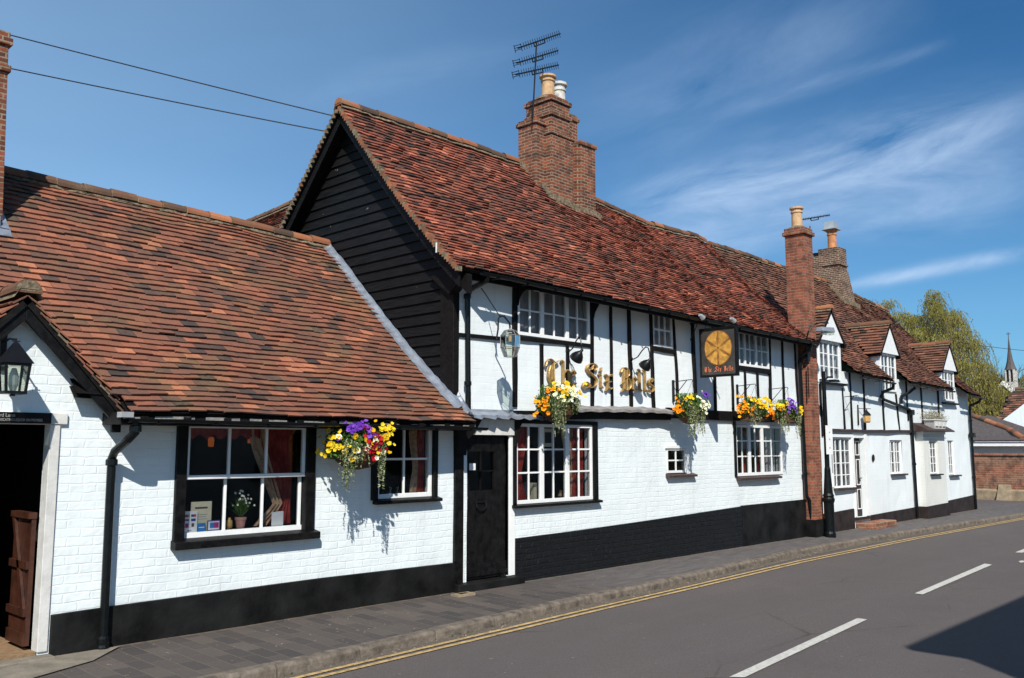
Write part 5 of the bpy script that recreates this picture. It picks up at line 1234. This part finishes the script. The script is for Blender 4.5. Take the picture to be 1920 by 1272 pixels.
# --- chimney top aerials
def aerial(label, base, top, booms, n=14, el=.055, bar=.006):
    t = thing('tv_aerial', label, 'aerial', base); b = MB(); b.tube([base, top], .013, 6); b.build('mast', M['iron'], t)
    for (p, q) in booms:
        p = Vector(p); q = Vector(q); d = (q - p).normalized(); s_ = d.cross(Vector((0, 0, 1))).normalized(); up = s_.cross(d)
        b = MB(); b.tube([p, q], bar * 1.2, 5)
        for i in range(n):
            c = p.lerp(q, .13 + .85 * i / (n - 1)); b.tube([c - up * el, c + up * el], bar * .5, 4)
        for k in (-1, 0, 1):
            for j in (-1, 1): b.tube([p + s_ * el * 1.1 * -1 + up * (.035 * k + .01), p + s_ * el * 1.1 + up * (.035 * k + .01)], bar * .5, 4)
        b.tube([p - s_ * el - up * .06, p - s_ * el + up * .06], bar * .6, 4); b.tube([p + s_ * el - up * .06, p + s_ * el + up * .06], bar * .6, 4)
        m1 = p.lerp(q, .35); m2 = p.lerp(q, .60); b.tube([m1, m1 - up * .06, m2 - up * .06, m2], bar, 5); b.build('boom', M['iron'], t)
    return t
aerial('three tier television aerial on the tall pub chimney', (10.50, 1.72, 7.05), (10.60, 1.72, 8.40), [((10.02, 1.60, 8.06), (11.42, 1.9, 8.89)), ((9.99, 1.60, 7.80), (11.36, 1.9, 8.56)), ((9.97, 1.60, 7.60), (11.37, 1.9, 8.30))], 17, .062, .011)
aerial('single small television aerial behind the brick street stack', (20.2, 1.55, 5.3), (20.24, 1.55, 6.98), [((19.6, 1.5, 7.0), (21.5, 1.6, 7.50))], 18, .035, .011)
# --- overhead wires
def wire(label, p, q, sag, r=.009):
    b = MB(); p = Vector(p); q = Vector(q); b.tube([p.lerp(q, i / 30) - Vector((0, 0, sag * 4 * (i / 30) * (1 - i / 30))) for i in range(31)], r, 5)
    return tag(b.build('overhead_wire', M['iron']), label, 'wire', 'overhead wires')
wire('upper black wire running to the gable peak', (6.97, 2.30, 6.28), WIRE_A, .10); wire('lower black wire running to the gable below the peak', (6.97, 2.48, 6.10), WIRE_B, .12)
wire('thin distant wire crossing behind the spire', (46, 6.2, 6.7), (70, 2.0, 7.7), .3, .012)
b = MB(); b.tube([(6.96, .06, 4.03), (6.92, .02, 4.03)], .008, 6); b.tube([(6.92, .02, 3.98), (6.92, .02, 4.10)], .011, 8); tag(b.build('insulator', M['oldwhite']), 'small white wire insulator at the foot of the gable barge board', 'insulator')

# --- lamp post with parking plate
t = thing('lamp_post', 'black cast iron post with a moulded base beside the brick stack', 'lamp post', (16.45, -.32, .03))
b = MB(); pf = [(.110, 0), (.110, .06), (.096, .10), (.093, .62), (.110, .66), (.112, .70), (.095, .73), (.104, .76), (.086, .80), (.075, .95), (.062, 1.12), (.055, 1.25), (.045, 1.3), (.042, 2.0), (.036, 3.1)]
b.lathe((16.47, -.34, .03), pf, 20); b.build('post', M['pipe'], t, smooth=False)
b = MB(); b.tube([(16.47, -.34, 2.95), (16.52, -.40, 3.02), (16.60, -.46, 3.02)], .02, 6); b.box(16.52, 16.70, -.55, -.42, 2.92, 2.97); b.build('bracket', M['pipe'], t)
t2 = thing('parking_plate', 'narrow white parking plate with small arrows on the black post', 'sign', (16.47, -.39, 1.8))
b = MB(); b.hexa([(16.36, -.395, 1.56), (16.60, -.41, 1.56), (16.60, -.40, 1.56), (16.36, -.385, 1.56), (16.36, -.395, 2.10), (16.60, -.41, 2.10), (16.60, -.40, 2.10), (16.36, -.385, 2.10)]); b.build('plate', M['white'], t2)
b = MB()
for z in (1.68, 1.84, 1.97): b.add([(16.46, -.405, z - .02), (16.51, -.409, z), (16.46, -.405, z + .02)], [(0, 1, 2)])
b.build('arrow_marks', M['text_grey'], t2)
b = MB(); b.tube([(16.52, -.42, 1.56), (16.52, -.42, 1.2)], .012, 6); b.build('plate_pipe', M['grey_metal'], t2)
t = thing('street_light', 'grey street lantern on a curved arm fixed to the brick stack', 'street light', (16.1, -.2, 3.6))
b = MB(); b.tube([(16.10, -.2, 3.42), (15.98, -.26, 3.5), (15.80, -.34, 3.68), (15.78, -.40, 3.84), (15.9, -.46, 3.96), (16.1, -.5, 4.02), (16.35, -.53, 4.03)], .014, 6); b.box(16.05, 16.14, -.24, -.19, 3.3, 3.55); b.build('arm', M['iron'], t)
b = MB(); b.hexa([(15.98, -.60, 3.84), (16.5, -.60, 3.86), (16.5, -.44, 3.86), (15.98, -.44, 3.84), (15.98, -.58, 3.92), (16.5, -.58, 3.96), (16.5, -.46, 3.96), (15.98, -.46, 3.92)]); b.build('lamp_head', M['grey_lamp'], t, bevel=.012)
b = MB(); b.box(16.16, 16.48, -.59, -.45, 3.81, 3.858); b.build('lamp_lens', M['lamp_glass'], t, bevel=.01)
b = MB(); b.tube([(16.08, -.21, 3.35), (15.9, -.24, 3.32), (15.86, -.2, 3.20)], .01, 6); b.tube([(16.08, -.22, 3.2), (16.07, -.22, 2.6)], .012, 6); tag(b.build('cable_loop', M['iron']), 'black looping cable on the side of the brick stack', 'cable')
t = thing('small_lantern', 'little hanging lantern above the cottage door', 'lantern', (18.9, -.15, 2.3))
b = MB(); b.tube([(18.78, -.02, 2.50), (19.05, -.18, 2.50)], .007, 5); b.box(18.77, 18.79, -.03, .0, 2.15, 2.58); b.build('arm', M['iron'], t)
b = MB(); b.lathe((18.93, -.14, 2.20), [(.05, 0), (.075, .03), (.08, .16)], 8); b.build('lantern_glass', M['amber'], t)
b = MB(); b.lathe((18.93, -.14, 2.36), [(.095, 0), (.06, .05), (.02, .09), (.01, .13)], 8); b.build('lantern_roof', M['iron'], t)
b = MB(); b.tube([(18.12, -.02, 2.72), (18.12, -.30, 2.74), (18.12, -.33, 2.70)], .007, 5); b.tube([(18.12, -.02, 2.45), (18.12, -.22, 2.73)], .006, 5); tag(b.build('basket_bracket', M['iron']), 'empty iron basket bracket on the cottage wall', 'bracket')
t = thing('planter', 'white trough of dry grey lavender on the cottage bay roof', 'planter', (23, -.15, 2.2))
b = MB(); b.hexa([(22.5, -.30, 2.13), (23.25, -.30, 2.13), (23.25, -.10, 2.13), (22.5, -.10, 2.13), (22.42, -.33, 2.33), (23.33, -.33, 2.33), (23.33, -.08, 2.33), (22.42, -.08, 2.33)]); b.box(22.40, 23.35, -.345, -.07, 2.33, 2.355)
for k in range(3): b.box(22.55 + k * .25, 22.72 + k * .25, -.335, -.312, 2.19, 2.28)
b.build('trough', M['oldwhite'], t)
b = MB(); rg = random.Random(5)
for i in range(1200):
    c = Vector((rg.gauss(22.86, .3), rg.uniform(-.32, -.05), 2.35 + abs(rg.gauss(0, .11)))); leaf(b, c, rg, .02, rg.random())
b.build('lavender', M['lavender'], t, tint=True)

# ================================================================== THINGS IN THE WINDOWS
y_ = .17; sill_z = .93
def card(label, x0, x1, z0, z1, y, mat, marks=(), cat='card', nm='window_card'):
    t = thing(nm, label, cat, ((x0 + x1) / 2, y, z0)); b = MB(); b.box(x0, x1, y, y + .006, z0, z1); b.build('card', M[mat], t)
    for i, (a, c, d, e, m_) in enumerate(marks):
        b = MB(); b.box(lerp(x0, x1, a), lerp(x0, x1, c), y - .0012, y - .0002, lerp(z0, z1, d), lerp(z0, z1, e)); b.build('mark', M[m_], t)
    return t
card('white card of payment marks at the left end of the wing window', 3.94, 4.075, .925, 1.115, .072, 'paper', [(.12, .28, .72, .84, 'red'), (.28, .44, .72, .84, 'clay'), (.55, .72, .72, .84, 'navy'), (.72, .9, .72, .84, 'red'), (.12, .42, .55, .62, 'navy'), (.55, .88, .52, .64, 'navy'), (.14, .38, .22, .42, 'magenta'), (.6, .78, .25, .42, 'stalk'), (.3, .6, .07, .10, 'navy')])
card('cream menu sheet standing behind the payment card', 4.02, 4.225, .925, 1.195, .095, 'cream', [(.2, .8, .76, .82, 'stalk'), (.2, .8, .55, .57, 'text_grey'), (.25, .75, .48, .50, 'text_grey'), (.2, .8, .40, .42, 'text_grey')])
card('small square blue sticker card in the wing window', 4.08, 4.155, .925, 1.0, .068, 'blue', [(.12, .88, .45, .55, 'paper')])
card('small white card with blue and pink mark beside the blue sticker', 4.175, 4.30, .925, 1.02, .068, 'navy', [(.06, .94, .1, .9, 'paper')])
b = MB(); b.box(4.2, 4.245, .064, .066, .95, 1.0); ob = b.build('mark', M['blue']); ob.parent = bpy.data.objects['window_card.003']; ob.location = -ORG['window_card.003']
b = MB(); b.box(4.24, 4.285, .062, .0635, .95, 1.0); ob = b.build('mark', M['magenta']); ob.parent = bpy.data.objects['window_card.003']; ob.location = -ORG['window_card.003']
card('plain white folded leaflet at the right of the wing window', 4.86, 4.99, .925, 1.06, .085, 'paper', [(.4, 1.0, 1.0, 1.04, 'paper')], 'leaflet', 'leaflet')
b = MB(); b.lathe((4.425, .12, .925), [(.028, 0), (.03, .06), (.026, .08), (.012, .09), (.014, .105), (.0, .106)], 14); tag(b.build('bottle', M['amber'], smooth=True), 'small amber bottle on the wing window ledge', 'bottle')
t = thing('potted_plant', 'spiky white flowered plant in a pink pot in the wing window', 'plant', (4.56, .15, .925))
b = MB(); b.lathe((4.56, .15, .925), [(.038, 0), (.05, .075), (.056, .078), (.056, .10), (.04, .10)], 18); b.build('pot', M['terracotta'], t)
b = MB(); f_ = MB(); rg = random.Random(9)
for i in range(110):
    a = rg.uniform(0, 6.28); s_ = rg.uniform(.02, .17); h = rg.uniform(.12, .27); p0 = Vector((4.56, .15, 1.02)); p2 = Vector((4.56 + s_ * math.cos(a), .15 + s_ * math.sin(a) * .5, 1.02 + h * (1.1 - s_ * 3))); p1 = p0.lerp(p2, .5) + Vector((0, 0, .03))
    w = Vector((.003, 0, 0)); b.add([p0 - w, p0 + w, p1 + w, p1 - w], [(0, 1, 2, 3)], 0, rg.random()); b.add([p1 - w, p1 + w, p2], [(0, 1, 2)], 0, rg.random())
    if rg.random() < .25: petals(f_, p2 + Vector((0, -.01, .02)), Vector((0, -1, .3)), .012, 1, rg)
b.build('leaves', M['leaf'], t, tint=True); f_.build('flowers', M['f_white'], t, tint=True)
def pendant(label, x, y, z):
    t = thing('pendant_lamp', label, 'lamp', (x, y, z)); b = MB(); b.tube([(x, y, z), (x, y, 1.98)], .005, 5); b.build('cord', M['iron'], t)
    b = MB(); b.lathe((x, y, z - .10), [(.028, 0), (.032, .08), (.02, .10)], 10); b.build('lamp_glass', M['glow_soft'], t)
pendant('dim red glass lamp hanging inside the wing window, left', 4.62, .9, 1.80); pendant('tiny glowing lamp hanging deeper inside the wing room', 5.42, 1.5, 1.84)
t = thing('table_lamp', 'lamp with a pale pink shade behind the small wing window', 'table lamp', (6.3, .35, 1.1)); b = MB(); b.lathe((6.32, .40, 1.36), [(.11, 0), (.05, .17)], 16); b.build('lamp_shade', M['lampshade'], t); b = MB(); b.tube([(6.32, .40, 1.0), (6.32, .40, 1.38)], .015, 8); b.build('stem', M['wicker'], t)
for x in (6.43, 6.53):
    b = MB(); b.lathe((x, .2, 1.13), [(.025, 0), (.022, .03), (.012, .08), (.018, .12)], 10); tag(b.build('cruet', M['lamp_glass']), 'small glass cruet on the ledge, ' + ('left one' if x < 6.5 else 'right one'), 'cruet', 'glass cruets')
card('framed cream plaque hanging in the middle casement of the ground floor window', 8.86, 9.10, 1.70, 1.94, .10, 'cream', [(.3, .85, .2, .8, 'black')], 'plaque', 'window_plaque')
for i, (x, w, h, m_, lb) in enumerate(((8.36, .09, .20, 'amber', 'amber glass vase in the left casement'), (8.62, .10, .26, 'lamp_glass', 'clear glass jar beside the mullion'), (8.80, .06, .24, 'cream', 'cream box in the middle casement'), (9.42, .08, .12, 'floral', 'patterned jug in the right casement'))):
    b = MB(); b.lathe((x, .2, .99), [(w * .6, 0), (w, h * .4), (w * .7, h * .8), (w * .8, h)], 14) if m_ != 'cream' else b.box(x - w / 2, x + w / 2, .15, .25, .99, .99 + h)
    tag(b.build('window_ornament', M[m_]), lb + ' of the large ground floor window', 'ornament', 'ornaments on the window ledge')

# ================================================================== BEYOND
b = MB(); b.box(31.9, 32.15, -.35, 9, -.1, 1.42); GW = thing('garden_wall', 'red brick garden wall with a buff rendered foot at the street corner', 'wall', (32, 3, 0)); b.build('wall', M['brick_wall'], GW)
b = MB(); b.prism_y([(31.80, -.1), (31.80, .30), (31.92, .36), (31.92, -.1)], -.35, 9); b.hexa([(31.6, .55, -.1), (31.9, .55, -.1), (31.9, 1.0, -.1), (31.6, 1.0, -.1), (31.85, .6, .5), (31.91, .6, .5), (31.91, .95, .5), (31.85, .95, .5)]); b.build('wall_foot', M['stone'], GW)
b = MB(); b.box(31.86, 32.2, -.36, 9, 1.42, 1.50); b.build('coping', M['brick_wall'], GW)
OB = thing('outbuilding', 'low outbuilding with slate roof and white fascia behind the garden wall', 'building', (34, 3, 0))
b = MB(); b.box(32.6, 36, -1.2, 9, -.1, 1.78); b.build('wall', M['wall_bay'], OB)
b = MB(); b.box(32.35, 32.6, -1.3, 9, 1.72, 1.86); b.build('fascia', M['white'], OB)
b = MB(); b.add([(32.3, -1.3, 1.87), (32.3, 9, 1.87), (35, 9, 2.9), (35, 1.9, 2.75), (33.2, -.2, 2.05), (33.2, -1.3, 2.05)], [(0, 1, 2, 3, 4, 5)])
b.build('roof', M['slate'], OB, solid=.05); ridge([(35, 2.6, 2.86), (33.6, 1.0, 2.30), (32.5, .3, 1.95)], OB, r=.1, name='hip_tiles')
RH = thing('red_roofed_house', 'house with a red tiled roof and a white side gable at the right edge', 'house', (41, 1, 0))
tiles(lambda y, t: Vector((lerp(38.6, 40.6, t), y, lerp(1.7, 3.98, t))), -3.0, 3.2, 3.0, RH, M['tile_cot'], .12, .2, lambda p: p.y < 3.3 - (p.z - 1.7) * .32, seed=91)
ridge([(40.6, 2.5, 4.03), (40.6, -3, 4.05)], RH, r=.09, seed=8)
b = MB(); b.box(38.9, 42.3, -3, 2.95, -.1, 2.0); b.prism_y([(38.9, 2.0), (42.3, 2.0), (40.6, 3.9)], -2.9, 2.3); b.build('wall', M['brick_far'], RH)
b = MB(); b.prism_x([(3.55, -.1), (3.55, 1.7), (3.35, 1.95), (.3, 4.3), (-2.5, 2.0), (-2.5, -.1)], 38.0, 38.5); b.v = [(x, y - 0.0, z) for x, y, z in b.v]; b.build('side_gable', M['wall_cot'], RH)
SP = thing('bell_turret', 'slender shingled spire on a white bell turret above a red roof', 'church turret', (55, 6.4, 0))
cx_, cy_ = 55.0, 6.33
b = MB()
pr_ = [(.52, 6.55), (.38, 6.75), (.24, 7.1), (.13, 7.6), (.03, 8.35)]; vs = []
pr_ = [(r_ * .62, z - .62) for r_, z in pr_]
for r_, z in pr_:
    for k in range(8): vs.append((cx_ + r_ * math.cos(k * math.pi / 4 + .39), cy_ + r_ * math.sin(k * math.pi / 4 + .39), z))
b.add(vs, [(i * 8 + k, i * 8 + (k + 1) % 8, (i + 1) * 8 + (k + 1) % 8, (i + 1) * 8 + k) for i in range(4) for k in range(8)]); b.tube([(cx_, cy_, 7.7), (cx_, cy_, 8.05)], .02, 5); b.tube([(cx_, cy_ - .1, 7.95), (cx_, cy_ + .1, 7.95)], .02, 5); b.build('spire', M['slate'], SP)
b = MB()
for k in range(4): 
    for j in (-1, 0, 1):
        a = j * .2; q = {0: (-.23, a), 1: (.23, a), 2: (a, -.23), 3: (a, .23)}[k]; b.box(cx_ + q[0] - .035, cx_ + q[0] + .035, cy_ + q[1] - .035, cy_ + q[1] + .035, 5.25, 5.93)
b.box(cx_ - .26, cx_ + .26, cy_ - .26, cy_ + .26, 4.7, 5.25); b.build('belfry', M['grey_pot'], SP)
b = MB(); b.box(cx_ - .15, cx_ + .15, cy_ - .15, cy_ + .15, 5.2, 5.9); b.build('bell_chamber', M['slate'], SP)
CH = thing('chapel', 'red brick chapel gable with white barge boards under the spire', 'chapel', (54, 6, 0))
b = MB(); b.prism_x([(7.6, -.1), (7.6, 3.6), (6.35, 5.0), (4.9, 3.6), (4.9, -.1)], 53.6, 60); b.build('wall', M['brick_far'], CH)
b = MB(); b.prism_x([(7.75, 3.5), (7.75, 3.75), (6.35, 5.25), (4.85, 3.75), (4.85, 3.5), (6.35, 5.0)], 53.4, 53.7); b.build('barge_board', M['white'], CH)
b = MB(); b.box(55, 64, -2, 5.2, -.1, 3.6); b.add([(54.6, -2, 3.5), (54.6, 5.6, 3.5), (57, 5.6, 5.1), (57, -2, 5.1)], [(0, 1, 2, 3)]); b.build('nave_roof', M['brick_far'], CH)

def quadleaf(b, c, rg, s, tint, vert=False):
    if vert: n = Vector((rg.gauss(0, 1), rg.gauss(0, 1), rg.gauss(0, .3))).normalized(); a = Vector((rg.gauss(0, .25), rg.gauss(0, .25), -1)).normalized()
    else: n = Vector((rg.gauss(0, 1), rg.gauss(0, 1), rg.gauss(0, 1))).normalized(); a = n.cross(Vector((rg.gauss(0, 1), rg.gauss(0, 1), rg.gauss(0, 1)))).normalized()
    d = n.cross(a).normalized(); b.add([c - a * s, c - d * s * .38, c + a * s, c + d * s * .38], [(0, 1, 2, 3)], 0, tint)
def willow(label, cx, cy, r, h, n, seed, zmin=.5, z0=0, lay=1.0):
    t = thing('willow_tree', label, 'tree', (cx, cy, z0)); rg = random.Random(seed)
    b = MB(); b.tube([(cx, cy, z0), (cx + .2, cy, h * .25), (cx, cy + .2, h * .45)], [.5, .38, .3], 10)
    tips = []
    for i in range(42):
        a = i * 2.39996; q = r * math.sqrt((i + .5) / 42) * .95; hz_ = 1 - .42 * (q / r) ** 2
        tip = Vector((cx + math.cos(a) * q, cy + math.sin(a) * q, z0 + h * hz_ * rg.uniform(.76, .99)))
        base = Vector((cx, cy + .2, h * .42)); mid = base.lerp(tip, .55) + Vector((0, 0, h * .05)); b.tube([base, mid, tip], [.12, .05, .012], 5, caps=False); tips.append((tip, rg.uniform(.3, 1)))
    b.build('trunk', M['stalk'], t)
    b = MB(); tw = MB()
    for i in range(n):
        tp, tn = rg.choice(tips); out_ = Vector((tp.x - cx, tp.y - cy, 0)); out_ = out_.normalized() if out_.length > .1 else Vector((1, 0, 0))
        an = rg.uniform(0, 6.28); dd = (Vector((math.cos(an), math.sin(an), 0)) + out_ * .5).normalized(); A = rg.uniform(.15, .95)
        st = tp + Vector((rg.gauss(0, .18), rg.gauss(0, .18), rg.gauss(0, .12))); L = tp.z * rg.uniform(.12, .72) * rg.choice((.5, 1, 1))
        ti0 = tn * .6 + .2 * rg.random(); s_ = 0; k = 0; wx = rg.gauss(0, .03)
        pos = lambda s_: st + dd * A * (1 - math.exp(-1.4 * s_)) + Vector((wx * s_, 0, .22 * math.sin(min(3.14, s_ * 2.2)) - max(0, s_ - .25)))
        tw.tube([pos(j * L / 5) for j in range(6)], .006, 3, caps=False, tint=.4)
        while s_ < L:
            c = pos(s_) + Vector((rg.gauss(0, .04), rg.gauss(0, .04), 0))
            if c.z < z0 + zmin: break
            quadleaf(b, c, rg, rg.uniform(.032, .072), max(0, min(1, ti0 + rg.gauss(0, .12))), True); s_ += rg.uniform(.05, .10) * lay
    b.build('crown', M['willow'], t, tint=True); tw.build('branches', M['twig'], t, tint=True)
willow('tall weeping willow in fresh yellow green leaf behind the cottage', 47.6, 8.75, 3.5, 10.1, 1650, 3)
willow('lower weeping willow to the right of the tall one, beside the red roof', 49.0, 6.0, 1.5, 5.6, 800, 4, lay=.9)
def bare(label, cx, cy, h, r, seed):
    t = thing('bare_tree', label, 'tree', (cx, cy, 0)); rg = random.Random(seed); b = MB(); b.tube([(cx, cy, 0), (cx, cy, h * .5)], [.3, .2], 7); b.build('trunk', M['stalk'], t); b = MB()
    def grow(p, d, L, w, lev):
        q = p + d * L; b.tube([p, q], [w, w * .6], 4, caps=False, tint=rg.random())
        if lev == 0: return
        for i in range(3 if lev > 1 else 4): grow(p.lerp(q, rg.uniform(.5, 1)), (d + Vector((rg.gauss(0, .5), rg.gauss(0, .5), rg.gauss(.1, .3)))).normalized(), L * rg.uniform(.55, .8), w * .55, lev - 1)
    for i in range(6): grow(Vector((cx, cy, h * rg.uniform(.3, .5))), Vector((rg.gauss(0, .5), rg.gauss(0, .5), 1)).normalized(), h * .22, .08, 4)
    b.build('crown', M['twig'], t, tint=True); return t
bare('bare branched tree between the willow and the spire', 60, 8.6, 8.2, 3, 5); bare('faint bare tree showing left of the tall willow', 50, 13.6, 9.6, 3, 6); bare('distant bare tree right of the spire', 78, 9.6, 8.2, 3, 7)
b = MB(); rg = random.Random(12)
for i in range(14000):
    x = rg.uniform(85, 100); y = rg.uniform(-25, 45); top = 8.2 + 1.6 * noise.noise(Vector((y * .12, 3, 1))) + 1.0 * noise.noise(Vector((y * .5, 1, 1))); z = top * rg.random() ** .6; quadleaf(b, Vector((x, y, z)), rg, rg.uniform(.3, .6), max(0, min(1, rg.random() * .5 + .5 * noise.noise(Vector((y * .3, z * .3, 2))) + .25)))
o = b.build('woodland', M['wood'], None, tint=True); kind(o, 'stuff'); o['label'] = 'far belt of olive woodland on the skyline beyond the spire'; o['category'] = 'woodland'
# ================================================================== ACROSS THE STREET (out of frame; its shadow falls on the road)
OP = thing('opposite_house', 'plain rendered house across the street whose shadow falls on the road', 'house', (12, -12, 0))
b = MB(); b.box(4.62, 24, -15.5, -9.36, -.1, 4.85); b.build('wall', M['wall_bay'], OP)
b = MB(); b.prism_x([(-8.92, 4.86), (-8.94, 5.0), (-12.4, 7.2), (-15.9, 5.0), (-15.9, 4.86)], 4.60, 24); b.build('roof', M['slate'], OP)
b = MB()
for i in range(5): b.box(6.5 + i * 3.6, 7.5 + i * 3.6, -9.35, -9.30, 1.0, 2.2); b.box(6.5 + i * 3.6, 7.5 + i * 3.6, -9.35, -9.30, 3.1, 4.2)
b.build('window', M['slate'], OP)
b = MB(); b.add([(-40, -30, .0), (120, -30, .0), (120, -6.6, .0), (-40, -6.6, .0)], [(0, 1, 2, 3)]); b.box(-40, 120, -6.6, -6.48, -.1, .004); kind(b.build('far_pavement', M['concrete']))

# ================================================================== CAMERA, SUN, SKY
cam = bpy.data.cameras.new('camera'); co = bpy.data.objects.new('camera', cam); C.objects.link(co)
co.location = (0, -7.8, 1.7); co.rotation_euler = (R(90 + 6.856), 0, R(43.576 - 90)); cam.sensor_width = 36; cam.lens = 31.5; cam.clip_end = 2000; cam.clip_start = .05
scene.camera = co
SD = Vector((-.80, -.90, 1.06)).normalized()
sl = bpy.data.lights.new('sun', 'SUN'); sl.energy = 5.0; sl.angle = R(.53); sl.color = (1, .955, .88)
so = bpy.data.objects.new('sun', sl); C.objects.link(so); so.rotation_euler = SD.to_track_quat('Z', 'Y').to_euler(); so.location = SD * 50
w = bpy.data.worlds.new('World'); scene.world = w; w.use_nodes = True; nt = w.node_tree; nt.nodes.clear(); t = NT(nt)
out = nt.nodes.new('ShaderNodeOutputWorld'); bg = nt.nodes.new('ShaderNodeBackground'); nt.links.new(bg.outputs[0], out.inputs[0])
sky = nt.nodes.new('ShaderNodeTexSky'); sky.sky_type = 'NISHITA'; sky.sun_disc = False; sky.sun_elevation = math.asin(SD.z); sky.sun_rotation = math.atan2(SD.x, SD.y)
sky.air_density = SKY_AIR; sky.dust_density = SKY_DUST; sky.ozone_density = SKY_OZ; sky.altitude = 0
D = t.n('ShaderNodeTexCoord').outputs['Generated']
def dot(v): return t.n('ShaderNodeVectorMath', {0: D, 1: tuple(v)}, operation='DOT_PRODUCT').outputs['Value']
acc = None
for (dA, dB, wd, st, sc_, sd) in CLOUDS:
    dA = Vector(dA).normalized(); dB = Vector(dB).normalized(); n_ = dA.cross(dB).normalized(); tt = (dB - dA).normalized(); mid = ((dA + dB) / 2).normalized(); hl = (dB - dA).length / 2
    a = dot(tt); dist = dot(n_)
    a0 = mid.dot(tt)
    third = n_.cross(tt)
    vec = t.n('ShaderNodeCombineXYZ', {0: t.math('MULTIPLY', a, 2.2), 1: t.math('MULTIPLY', dist, 9.0), 2: sd}).outputs[0]
    warp = t.math('MULTIPLY', t.math('SUBTRACT', t.noise(vec, 1.6, 4, .55), .5), wd * 2.6)
    dd = t.math('ADD', dist, warp)
    g = t.math('EXPONENT', t.math('MULTIPLY', t.math('MULTIPLY', dd, dd), -1.0 / (wd * wd)))
    u = t.math('DIVIDE', t.math('SUBTRACT', a, a0), hl)
    al = t.math('SUBTRACT', 1.25, t.math('MULTIPLY', t.math('MULTIPLY', u, u), 1.0), clamp=True)
    front = t.math('GREATER_THAN', dot(mid), .2)
    v2 = t.n('ShaderNodeCombineXYZ', {0: t.math('MULTIPLY', a, sc_), 1: t.math('MULTIPLY', dist, sc_ * 3.4), 2: sd + 3}).outputs[0]
    tex = t.ramp(t.noise(v2, 1.7, 7, .62, Distortion=.6) if False else t.n('ShaderNodeTexNoise', {'Vector': v2, 'Scale': 1.7, 'Detail': 8, 'Roughness': .62, 'Distortion': .5}).outputs[0], [(.33, (0, 0, 0)), (.68, (1, 1, 1))])
    m_ = t.math('MULTIPLY', t.math('MULTIPLY', g, al), t.math('MULTIPLY', t.math('MULTIPLY', tex, st), front), clamp=True)
    acc = m_ if acc is None else t.math('SUBTRACT', t.math('ADD', acc, m_), t.math('MULTIPLY', acc, m_), clamp=True)
haze = t.math('MULTIPLY', t.ramp(t.n('ShaderNodeTexNoise', {'Vector': t.scale(D, (1.5, 1.5, 6)), 'Scale': 1.3, 'Detail': 5, 'Roughness': .5}).outputs[0], [(.40, (0, 0, 0)), (.85, (1, 1, 1))]), .06)
acc = t.math('ADD', acc, haze, clamp=True)
# brightness gradient painted into the sky, with thin haze: paler left, deep blue right
lv = t.math('ADD', t.math('MULTIPLY', dot((-.766, .643, 0)), 1.0), t.math('MULTIPLY', t.math('SUBTRACT', t.noise(t.scale(D, (1.2, 1.2, 3)), 1.5, 4), .5), .35))
sky_grad = t.ramp(lv, [(0.0, (.0,) * 3), (.13, (.035,) * 3), (.31, (.12,) * 3), (.55, (GRAD_MID,) * 3), (1.0, (GRAD_MAX,) * 3)])
lv2 = t.math('MULTIPLY', t.math('ADD', lv, .55), .6)
nt.links.new(lv2, sky_grad.node.inputs[0])
up_ = t.n('ShaderNodeSeparateXYZ', {0: D}).outputs[2]
hz0 = t.ramp(up_, [(0.0, (.20,) * 3), (.12, (.14,) * 3), (.30, (.03,) * 3), (.5, (0,) * 3)])
sky_grad = t.math('ADD', sky_grad, hz0, clamp=True)
base_ = t.mix(sky_grad, t.mix(1.0, sky.outputs[0], SKY_TINT, 'MULTIPLY'), GRAD_COL)
col = t.mix(acc, base_, CLOUD_COL)
nt.links.new(col, bg.inputs[0]); bg.inputs[1].default_value = SKY_STR
vs_ = scene.view_settings; vs_.view_transform = 'Standard'; vs_.look = 'None'; vs_.exposure = EXPO; vs_.gamma = 1; vs_.use_curve_mapping = False
scene.cycles.max_bounces = 8; scene.cycles.transparent_max_bounces = 12; scene.cycles.use_denoising = True
